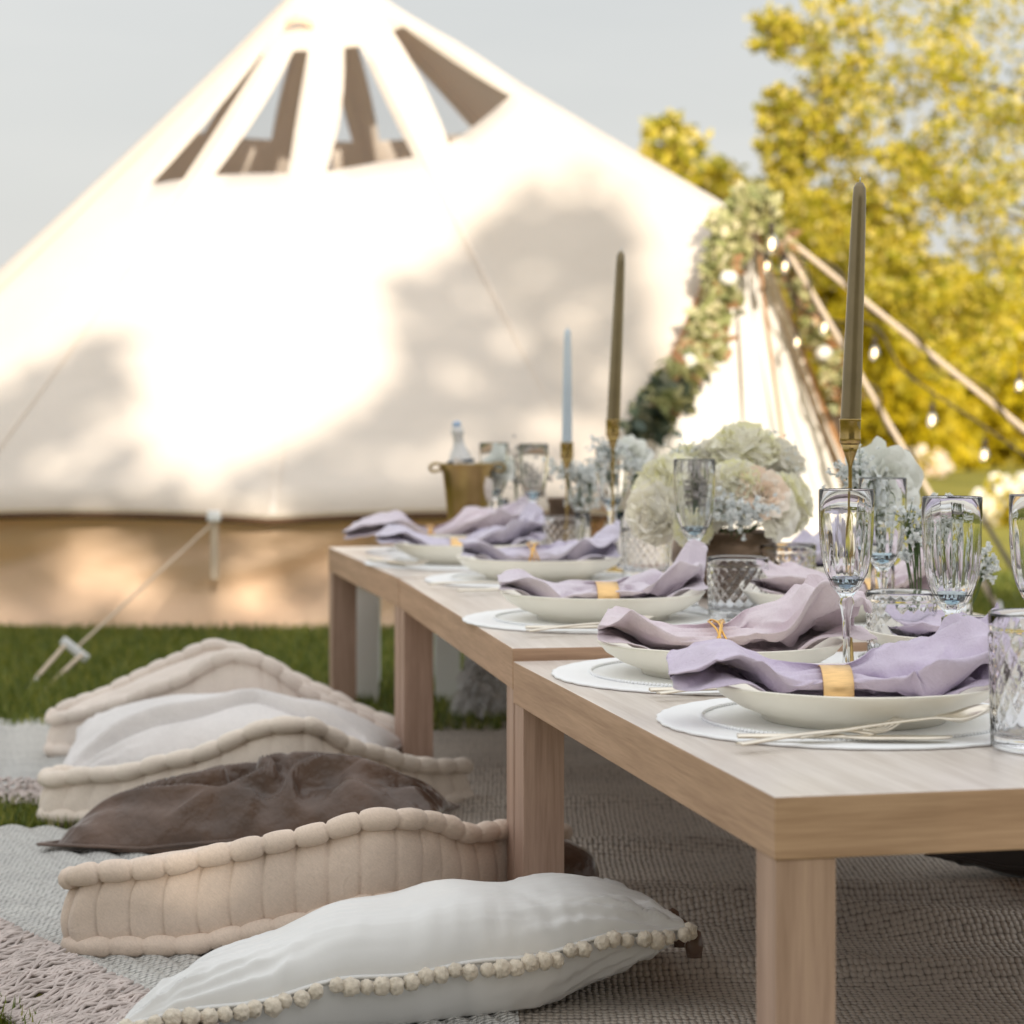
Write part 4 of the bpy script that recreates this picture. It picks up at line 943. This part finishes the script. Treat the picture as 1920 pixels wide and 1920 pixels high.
TU = [tumbler_me(.047, .092), tumbler_me(.047, .134), tumbler_me(.036, .085, 'ribbed_glass', False, 36)]
def put(me, name, lab, cat, x_, y_, z, group=None, rz=0.0):
    o = ob(name, me); o.location = (x_, y_, z + .0005); o.rotation_euler = (0, 0, rz); return props(o, lab, cat, group)
TG = 'crystal tumblers with diamond pattern'
def X(px, Y): return (px - 960) / F * Y
put(TU[0], 'tumbler', 'diamond-cut crystal tumbler standing in front of the bronze flower bowl', 'glass', X(1383, 3.46), 3.46, Z2, TG, .1)
put(TU[0], 'tumbler', 'crystal tumbler half hidden behind the one in front of the flower bowl', 'glass', X(1477, 3.78), 3.78, Z2, TG, .5)
put(TU[0], 'tumbler', 'crystal tumbler between the two nearest champagne flutes', 'glass', X(1690, 3.02), 3.02, Z1, TG, .8)
put(TU[2], 'tumbler', 'narrow ribbed glass behind the right end of the nearest napkin', 'glass', X(1822, 2.72), 2.72, Z1)
put(TU[1], 'tumbler', 'tall crystal highball glass at the right edge beside the nearest bowl', 'glass', X(1957, 2.27) - .012, 2.25, Z1)
put(TU[0], 'tumbler', 'blurred crystal tumbler behind the fourth napkin near the far flutes', 'glass', X(1052, 4.72), 4.72, Z2, TG, .2)
put(TU[0], 'tumbler', 'crystal tumbler at the left edge of the large flower arrangement', 'glass', X(1212, 4.28), 4.28, Z2, TG, .9)
def flute_me():
    n_ = 96
    out = [(0, 0), (.034, 0), (.0345, .0015), (.02, .0045), (.007, .010), (.0045, .02), (.0042, .055), (.0050, .085), (.0075, .098), (.0095, .104), (.0075, .109), (.010, .114), (.018, .124), (.025, .140), (.0295, .160), (.0318, .185), (.0328, .21), (.033, .238), (.0325, .2392), (.0318, .238)]
    inn = [(.0312, .21), (.030, .185), (.0275, .160), (.0228, .141), (.015, .126), (.006, .1175), (0, .1165)]
    prof_ = out + inn; ki = len(out)
    def rf(a, z, rr):
        if z < .112 or z > .215: return 1
        o_ = z - .112; k = sst(0, .02, o_) * (1 - sst(.06, .10, o_)); inner = any(abs(rr - q[0]) < 1e-6 and abs(z - q[1]) < 1e-6 for q in inn)
        return 1 if inner else 1 + .028 * k * abs(math.cos(a * 8)) 
    return mesh('flute_body', *lathe(prof_, n_, rf), M['glass'])
FM = flute_me()
collar_me = mesh('blue_base', *lathe([(0, .1166), (.0045, .1172), (.0125, .1245), (.019, .133), (.0185, .1335), (.012, .1262), (.004, .1185), (0, .118)], 48), M['blue_glass'])
fl0 = None
for (px, Y, z, lab) in [(1587, 2.72, Z1, 'tall champagne flute in front of the white rose, right of centre'), (1785, 2.50, Z1, 'nearest champagne flute, between the rose and the right edge'),
        (1948, 2.55, Z1, 'champagne flute cut off by the right edge of the picture'), (1302, 3.56, Z2, 'champagne flute in front of the large flower arrangement'),
        (1147, 4.60, Z2, 'champagne flute left of the flower arrangement, below the gold candle'), (1000, 4.98, Z2, 'champagne flute left of the dark square vase'),
        (926, 5.12, Z2, 'champagne flute beside the brass bucket, in front of a rose'), (1655, 3.15, Z1, 'champagne flute just behind the tall one below the white rose')]:
    t = thing('champagne_flute', lab, 'glass', (X(px, Y), Y, z + .0005), random.random() * 6, 'champagne flutes on the tables'); ob('flute_body', FM, t); ob('blue_base', collar_me, t)

# ================================================================== CANDLES
def candle(lab, hl, px, Ybase, ztab, zcup, ztop, r, mt, lean):
    x0 = X(px, Ybase)
    h = thing('candlestick', hl, 'candle holder', (x0, Ybase, ztab))
    H = zcup - ztab
    part('stand', lathe([(0, 0), (.032, 0), (.033, .003), (.012, .007), (.005, .012), (.0024, .05), (.0024, H * .45), (.005, H * .47), (.0024, H * .5), (.0024, H - .05), (.003, H - .045), (.008, H - .030), (.0125, H - .018), (0, H - .018)], 32), M['brass'], h)
    part('cup', lathe([(0, H - .018), (.0132, H - .018), (.0138, H - .012), (.0134, H - .010), (.0134, H + .010), (.0142, H + .012), (.0138, H + .014), (.0130, H + .012), (.0128, H - .012), (0, H - .012)], 32), M['brass'], h)
    L_ = ztop - zcup + .01
    c = part('taper_candle', lathe([(0, 0), (r * 1.05, 0), (r * 1.05, .01), (r * .98, L_ * .3), (r * .82, L_ * .7), (r * .70, L_ * .93), (r * .62, L_ * .975), (r * .35, L_ * .995), (0, L_)], 32), M[mt])
    c.location = (x0, Ybase, zcup - .008); c.rotation_euler = (0, lean, 0); props(c, lab, 'candle')
    w = part('wick', tube([(0, 0, L_ - .002), (.0005, 0, L_ + .006)], .0008, 5), M['candle_blue'], c)
candle('tallest dark gold taper candle, right of the tent entrance', 'slender brass candlestick under the tallest gold candle', 1594, 2.92, Z1, PX(0, 805, 2.92).z, PX(0, 343, 2.92).z, .0125, 'candle_gold', R(2.2))
candle('second dark gold taper candle standing against the tent canvas', 'brass candlestick under the second gold candle', 1149, 4.42, Z2, PX(0, 800, 4.42).z, PX(0, 472, 4.42).z, .0125, 'candle_gold', R(2.6))
candle('short pale blue taper candle left of the gold one', 'brass candlestick under the pale blue candle', 1063, 4.75, Z2, PX(0, 842, 4.75).z, PX(0, 618, 4.75).z, .0105, 'candle_blue', R(.3))

# ================================================================== BUCKET AND BOTTLE
bp = (X(876, 5.1), 5.1, Z2)
bk = thing('ice_bucket', 'brass champagne bucket with flared rim on the farthest table', 'bucket', bp)
part('bucket_wall', lathe([(0, .002), (.036, .0), (.038, .004), (.043, .06), (.050, .13), (.056, .178), (.066, .190), (.068, .194), (.064, .194), (.053, .183), (.047, .13), (.040, .06), (.034, .012), (0, .012)], 64), M['bucket'], bk)
for sg in (-1, 1): part('handle', tube(catm([(sg * .056, 0, .180), (sg * .078, 0, .176), (sg * .083, 0, .188), (sg * .070, 0, .194), (sg * .062, 0, .192)], 14), .0035, 8), M['bucket'], bk)
bo = thing('champagne_bottle', 'champagne bottle with white foil and blue cap leaning in the brass bucket', 'bottle', (bp[0] + .004, bp[1], Z2 + .02))
part('bottle_body', lathe([(0, 0), (.032, 0), (.033, .12), (.030, .15), (.018, .19), (.0, .19)], 32), M['green_glass'], bo)
fo = part('foil_neck', lathe([(.032, .145), (.030, .175), (.022, .197), (.013, .215), (.011, .235), (.014, .240), (.0135, .252), (.009, .258), (0, .259)], 32, lambda a, z, r: 1 + .03 * math.sin(a * 9)), M['foil'], bo)
part('band', lathe([(.0312, .176), (.0305, .183), (.0295, .183), (.0300, .176)], 32), M['dark_band'], bo)
part('cap', shift(ball(.0105, 2, (1, 1, .85)), (0, 0, .262)), M['blue_foil'], bo)
bo.rotation_euler = (0, R(-6), 0)
nap = part('cloth', grid(30, 14, lambda u, v: ((-.03 + .085 * u), -.02 - .012 * math.sin(u * 9 + v * 2), .20 - .055 * v - .03 * u + .012 * math.sin(u * 5) + .01 * n3(u * 6, v * 4))), M['white_cloth']); nap.location = bp
nap.modifiers.new('t', 'SOLIDIFY').thickness = .003
props(nap, 'white cloth napkin draped over the rim of the brass bucket', 'cloth')
vs_ = props(part('square_vase', join(box(-.034, .034, -.034, .034, 0, .115, .004), box(-.037, .037, -.037, .037, .11, .122, .002)), M['bronze'], smooth=False, loc=(X(1058, 5.0), 5.0, Z2)), 'dark square vase behind the baby breath near the pale blue candle', 'vase')

# ================================================================== FLOWERS
def ruffle(r, n_, seed, frill=.20, psize=.45, cup=.5, flat=.85, hemi=-.35):
    """a flower head of many frilled petals round a centre"""
    rnd = random.Random(seed); V, Fc = [], []
    ga = PI * (3 - 5 ** .5)
    for i in range(n_):
        z = 1 - (1 - hemi) * (i + .5) / n_; a = i * ga + rnd.uniform(-.3, .3); q = math.sqrt(max(0, 1 - z * z)); d = Vector((q * math.cos(a), q * math.sin(a), z))
        tang = Vector((-math.sin(a), math.cos(a), 0)); rise = d.cross(tang) * -1
        if rise.z < 0: rise = -rise
        s = r * psize * rnd.uniform(.8, 1.25); tw = rnd.uniform(-.5, .5); t2 = (tang * math.cos(tw) + rise * math.sin(tw)); r2 = (rise * math.cos(tw) - tang * math.sin(tw))
        root = d * r * .45; tip = d * r * rnd.uniform(.9, 1.05) + r2 * s * .35
        o_ = len(V); ph = rnd.uniform(0, 6)
        for u in range(6):
            uu = -1 + 2 * u / 5
            for v in range(4):
                vv = v / 3; p = root.lerp(tip, vv) + t2 * (uu * s * (.35 + .65 * vv) * (1 - .12 * vv * abs(uu))) - r2 * (cup * s * .35 * uu * uu * vv) + d * (frill * s * .45 * vv * vv * math.sin(uu * 6 + ph)) + r2 * (frill * s * .3 * vv * math.cos(uu * 9 + ph))
                p.z *= flat; V.append(p)
        for u in range(5):
            for v in range(3): k = o_ + u * 4 + v; Fc.append((k, k + 4, k + 5, k + 1))
    return V, Fc
def rose(r, seed):
    r *= .52
    rnd = random.Random(seed); V, Fc = [], []
    for ring in range(6):
        rr = r * (.16 + .17 * ring); npet = 3 + ring; open_ = .10 + .16 * ring
        for k in range(npet):
            a0_ = 2 * PI * k / npet + ring * .7 + rnd.uniform(-.15, .15); span = 2 * PI / npet * 1.45; o_ = len(V); wv = rnd.uniform(0, 6); ex_ = rnd.uniform(.88, 1.14)
            for u in range(9):
                uu = -1 + 2 * u / 8; a = a0_ + span / 2 * uu
                for v in range(7):
                    vv = v / 6; edge = 1 - .18 * uu ** 4; rad_ = rr * (.45 + (.62 * vv ** .8 + open_ * vv * vv * 1.1) * (1 + (ex_ - 1) * vv)) * (1 + .07 * vv * vv * math.sin(uu * 5 + wv))
                    z = r * (-.45 + (1.15 - .08 * ring) * vv * edge - open_ * .9 * max(0, vv - .7) + .13 * vv * vv * math.sin(uu * 4.2 + wv * 2)) 
                    V.append(Vector((rad_ * math.cos(a), rad_ * math.sin(a), z)))
            for u in range(8):
                for v in range(6): k_ = o_ + u * 7 + v; Fc.append((k_, k_ + 7, k_ + 8, k_ + 1))
    return V, Fc
def flower(name, lab, c, r, kind, mt, seed, tilt, stem_to=None, group=None, n_=60):
    c = Vector(c); t = thing(name, lab, 'flower', c, group=group)
    rot = Vector(tilt).normalized().to_track_quat('Z', 'Y').to_matrix().to_4x4()
    vf = rose(r, seed) if kind == 'rose' else ruffle(r, n_, seed, **({} if kind == 'carn' else kind))
    props(part('petals', xf(vf, rot), M[mt], t), kind='stuff')
    core = part('heart', xf(ball(r * (.80 if kind != 'rose' else .16), 2, (1, 1, .85), .2, seed), rot), M[mt], t)
    if stem_to is not None:
        e = Vector(stem_to) - c; part('stem', tube(catm([(0, 0, -r * .3), tuple(e * .5 + Vector((.004, 0, .01))), tuple(e)], 10), .002, 6), M['stem'], t)
    return t
# bronze bowl
VB = Vector((X(1358, 3.86), 3.86, Z2))
vbm = part('bronze_bowl', lathe([(0, .0), (.05, .0), (.054, .004), (.078, .03), (.090, .062), (.088, .090), (.078, .108), (.074, .112), (.071, .110), (.082, .088), (.084, .062), (.072, .032), (.05, .012), (0, .012)], 64), M['bronze'], loc=VB)
props(vbm, 'round dark bronze bowl holding the large white flower arrangement', 'vase')
FLW = [  # px, py, Y, r, kind, material, seed
 (1395, 850, 3.90, .052, 'carn', 'petal_green', 1, (.0, -.3, 1), 'pale green carnation at the very top of the large arrangement'),
 (1330, 875, 3.93, .045, 'carn', 'petal_white', 2, (-.4, -.2, 1), 'white carnation at the upper left of the large arrangement'),
 (1255, 925, 3.82, .058, 'carn', 'petal_green', 3, (-.9, -.5, .5), 'large lime-white carnation at the left of the arrangement'),
 (1232, 962, 3.78, .045, 'carn', 'petal_white', 4, (-.7, -.8, -.1), 'white carnation hanging lowest at the left of the arrangement'),
 (1330, 935, 3.76, .045, 'carn', 'petal_white', 5, (-.1, -1, .4), 'white carnation behind the single champagne flute'),
 (1455, 870, 3.92, .042, 'carn', 'petal_white', 6, (.5, -.3, .9), 'white carnation at the upper right of the large arrangement'),
 (1380, 915, 3.76, .040, 'carn', 'petal_green', 7, (.0, -1, .5), 'small lime-white carnation in the middle of the arrangement'),
 (1435, 925, 3.74, .036, 'rose', 'petal_peach', 8, (.35, -1, .45), 'peach rose with open centre at the right of the arrangement'),
 (1472, 945, 3.84, .046, 'carn', 'petal_green', 9, (1, -.4, .3), 'pale green carnation at the far right of the arrangement'),
 (1462, 962, 3.76, .036, 'rose', 'petal_white', 10, (.8, -.9, -.1), 'ivory rose low at the right over the bronze bowl rim'),
 (1300, 990, 3.74, .030, 'carn', 'petal_green', 12, (-.5, -1, -.1), 'small lime carnation over the left rim of the bronze bowl'),
 (1285, 880, 3.92, .040, 'carn', 'petal_green', 13, (-.6, -.2, .9), 'lime-white carnation at the left shoulder of the arrangement')]
for (px, py, Y, r, kd, mt, sd, tl, lab) in FLW:
    p = PX(px, py, Y); flower('rose' if kd == 'rose' else 'carnation', lab, p, r * 1.16, kd if kd == 'rose' else 'carn', mt, sd, tl, VB + Vector((0, 0, .07)), 'flowers in the bronze bowl', 85)
def gyps(lab, org, clusters, n_, size=.0036, stems=True, mt='gyp'):
    org = Vector(org); t = thing('baby_breath', lab, 'flower', org, group='sprigs of baby breath')
    C_ = []; st = []
    for (px, py, Y, sx, sz) in clusters:
        c = PX(px, py, Y)
        for k in range(n_):
            p = c + Vector((random.gauss(0, sx), random.gauss(0, (sx + sz) / 2), random.gauss(0, sz))); C_.append(p)
            if k % 3 == 0: mid = org.lerp(p, .7) * .6 + c * .4; st.append(tube([tuple(q - org) for q in catm([org.lerp(c, .6), mid * .5 + c * .5, p], 5)], .0006, 4, caps=False))
        st.append(tube([tuple(q - org) for q in catm([org, org.lerp(c, .5) + Vector((.004, 0, 0)), c], 8)], .0011, 5))
    vf = []
    rnd = np.random.RandomState(5)
    tiny = []
    for p in C_:
        s = size * random.uniform(.7, 1.4); q = np.array(tuple(p - org))
        for m_ in range(7):
            a = rnd.normal(size=3); a /= np.linalg.norm(a); b_ = np.cross(a, rnd.normal(size=3)); b_ /= np.linalg.norm(b_); tiny.append([q + a * s * .2 - b_ * s * .5, q + a * s, q + a * s * .6 + b_ * s * .7, q - a * s * .1 + b_ * s * .3])
    props(ob('blossoms', polys('blossoms', tiny, M[mt]), t), kind='stuff')
    if st: props(part('stems', join(*st), M['stem'], t), kind='stuff')
def bud_vase(lab, px, Y, z, h=.10, r=.017):
    return props(part('bud_vase', lathe([(0, 0), (r, 0), (r * 1.02, .004), (r, h * .6), (r * .95, h), (r * .85, h), (r * .88, h * .6), (r * .85, .008), (0, .007)], 48, lambda a, z_, q: 1 + (.03 * math.sin(a * 16) if q > r * .93 else 0)), M['glass'], loc=(X(px, Y), Y, z + .0005)), lab, 'vase', 'ribbed glass bud vases')
gyps('white baby breath sprigs poking from the front of the bronze bowl', VB + Vector((0, -.03, .08)), [(1375, 960, 3.70, .020, .014), (1395, 975, 3.70, .016, .010), (1350, 945, 3.70, .012, .012), (1420, 955, 3.7, .014, .008)], 26, .0062)
gyps('fine baby breath sprigs at the top right of the large arrangement', VB + Vector((.02, 0, .09)), [(1455, 838, 3.9, .018, .012), (1478, 880, 3.9, .012, .018), (1290, 850, 3.9, .02, .01)], 30, .0036)
bud_vase('ribbed glass bud vase with white rose behind the tall flute', 1655, 3.35, Z2, .12)
gyps('baby breath cluster left of the white rose, around the tallest candlestick', (X(1655, 3.35), 3.35, Z2 + .03), [(1610, 900, 3.3, .018, .022), (1600, 880, 3.3, .012, .010), (1640, 960, 3.3, .018, .016), (1625, 930, 3.3, .018, .015), (1660, 1000, 3.32, .010, .016)], 85, .0042)
flower('rose', 'large open white rose drooping right in the bud vase behind the flutes', PX(1668, 898, 3.33), .052, 'rose', 'petal_cool', 31, (.45, -1, .35), (X(1655, 3.35), 3.35, Z2 + .03), None)
gyps('loose baby breath sprig between the two nearest flutes', (X(1720, 3.1), 3.1, Z1 + .01), [(1700, 960, 3.1, .012, .008), (1722, 985, 3.1, .012, .010), (1700, 1040, 3.1, .004, .004), (1715, 1010, 3.1, .006, .006)], 40, .0042)
bud_vase('ribbed glass bud vase right of the nearest flute', 1800, 3.2, Z1, .11)
gyps('baby breath seen through the nearest champagne flute', (X(1800, 3.2), 3.2, Z1 + .03), [(1775, 960, 3.2, .014, .014), (1790, 1020, 3.2, .018, .014), (1850, 1060, 3.2, .008, .014), (1760, 1000, 3.2, .008, .012)], 80, .0042)
bud_vase('ribbed glass bud vase with baby breath below the pale blue candle', 1092, 4.78, Z2, .10)
gyps('baby breath in the bud vase below the pale blue candle', (X(1092, 4.78), 4.78, Z2 + .03), [(1085, 890, 4.78, .020, .018), (1090, 930, 4.78, .018, .016), (1060, 880, 4.78, .016, .012), (1110, 900, 4.78, .014, .02)], 70, .0055)
bud_vase('ribbed glass bud vase below the second gold candle', 1170, 4.60, Z2, .11)
flower('rose', 'ivory rose right of the second gold candle', PX(1190, 848, 4.66), .040, 'rose', 'petal_cool', 32, (.5, -.6, .6), (X(1170, 4.6), 4.60, Z2 + .03))
gyps('baby breath tuft in front of the second gold candle', (X(1170, 4.6), 4.60, Z2 + .03), [(1145, 838, 4.58, .020, .014), (1140, 880, 4.58, .018, .018), (1195, 880, 4.58, .012, .016)], 70, .0050)
bud_vase('ribbed glass bud vase beside the brass bucket', 940, 5.2, Z2, .11)
flower('rose', 'ivory rose beside the brass bucket behind the far flute', PX(930, 882, 5.15), .043, 'rose', 'petal_cool', 33, (-.4, -.8, .5), (X(940, 5.2), 5.2, Z2 + .03))
gyps('greyish baby breath between the far rose and flute', (X(965, 5.2), 5.2, Z2 + .01), [(968, 885, 5.2, .018, .024), (1000, 900, 5.2, .018, .02)], 80, .005, mt='gyp_dry')
gyps('dense greyish blossom ball standing behind the single flute', (X(1308, 3.64), 3.64, Z2 + .01), [(1308, 922, 3.64, .011, .013)], 420, .0032, mt='gyp_dry')
print('objects', len(bpy.data.objects))
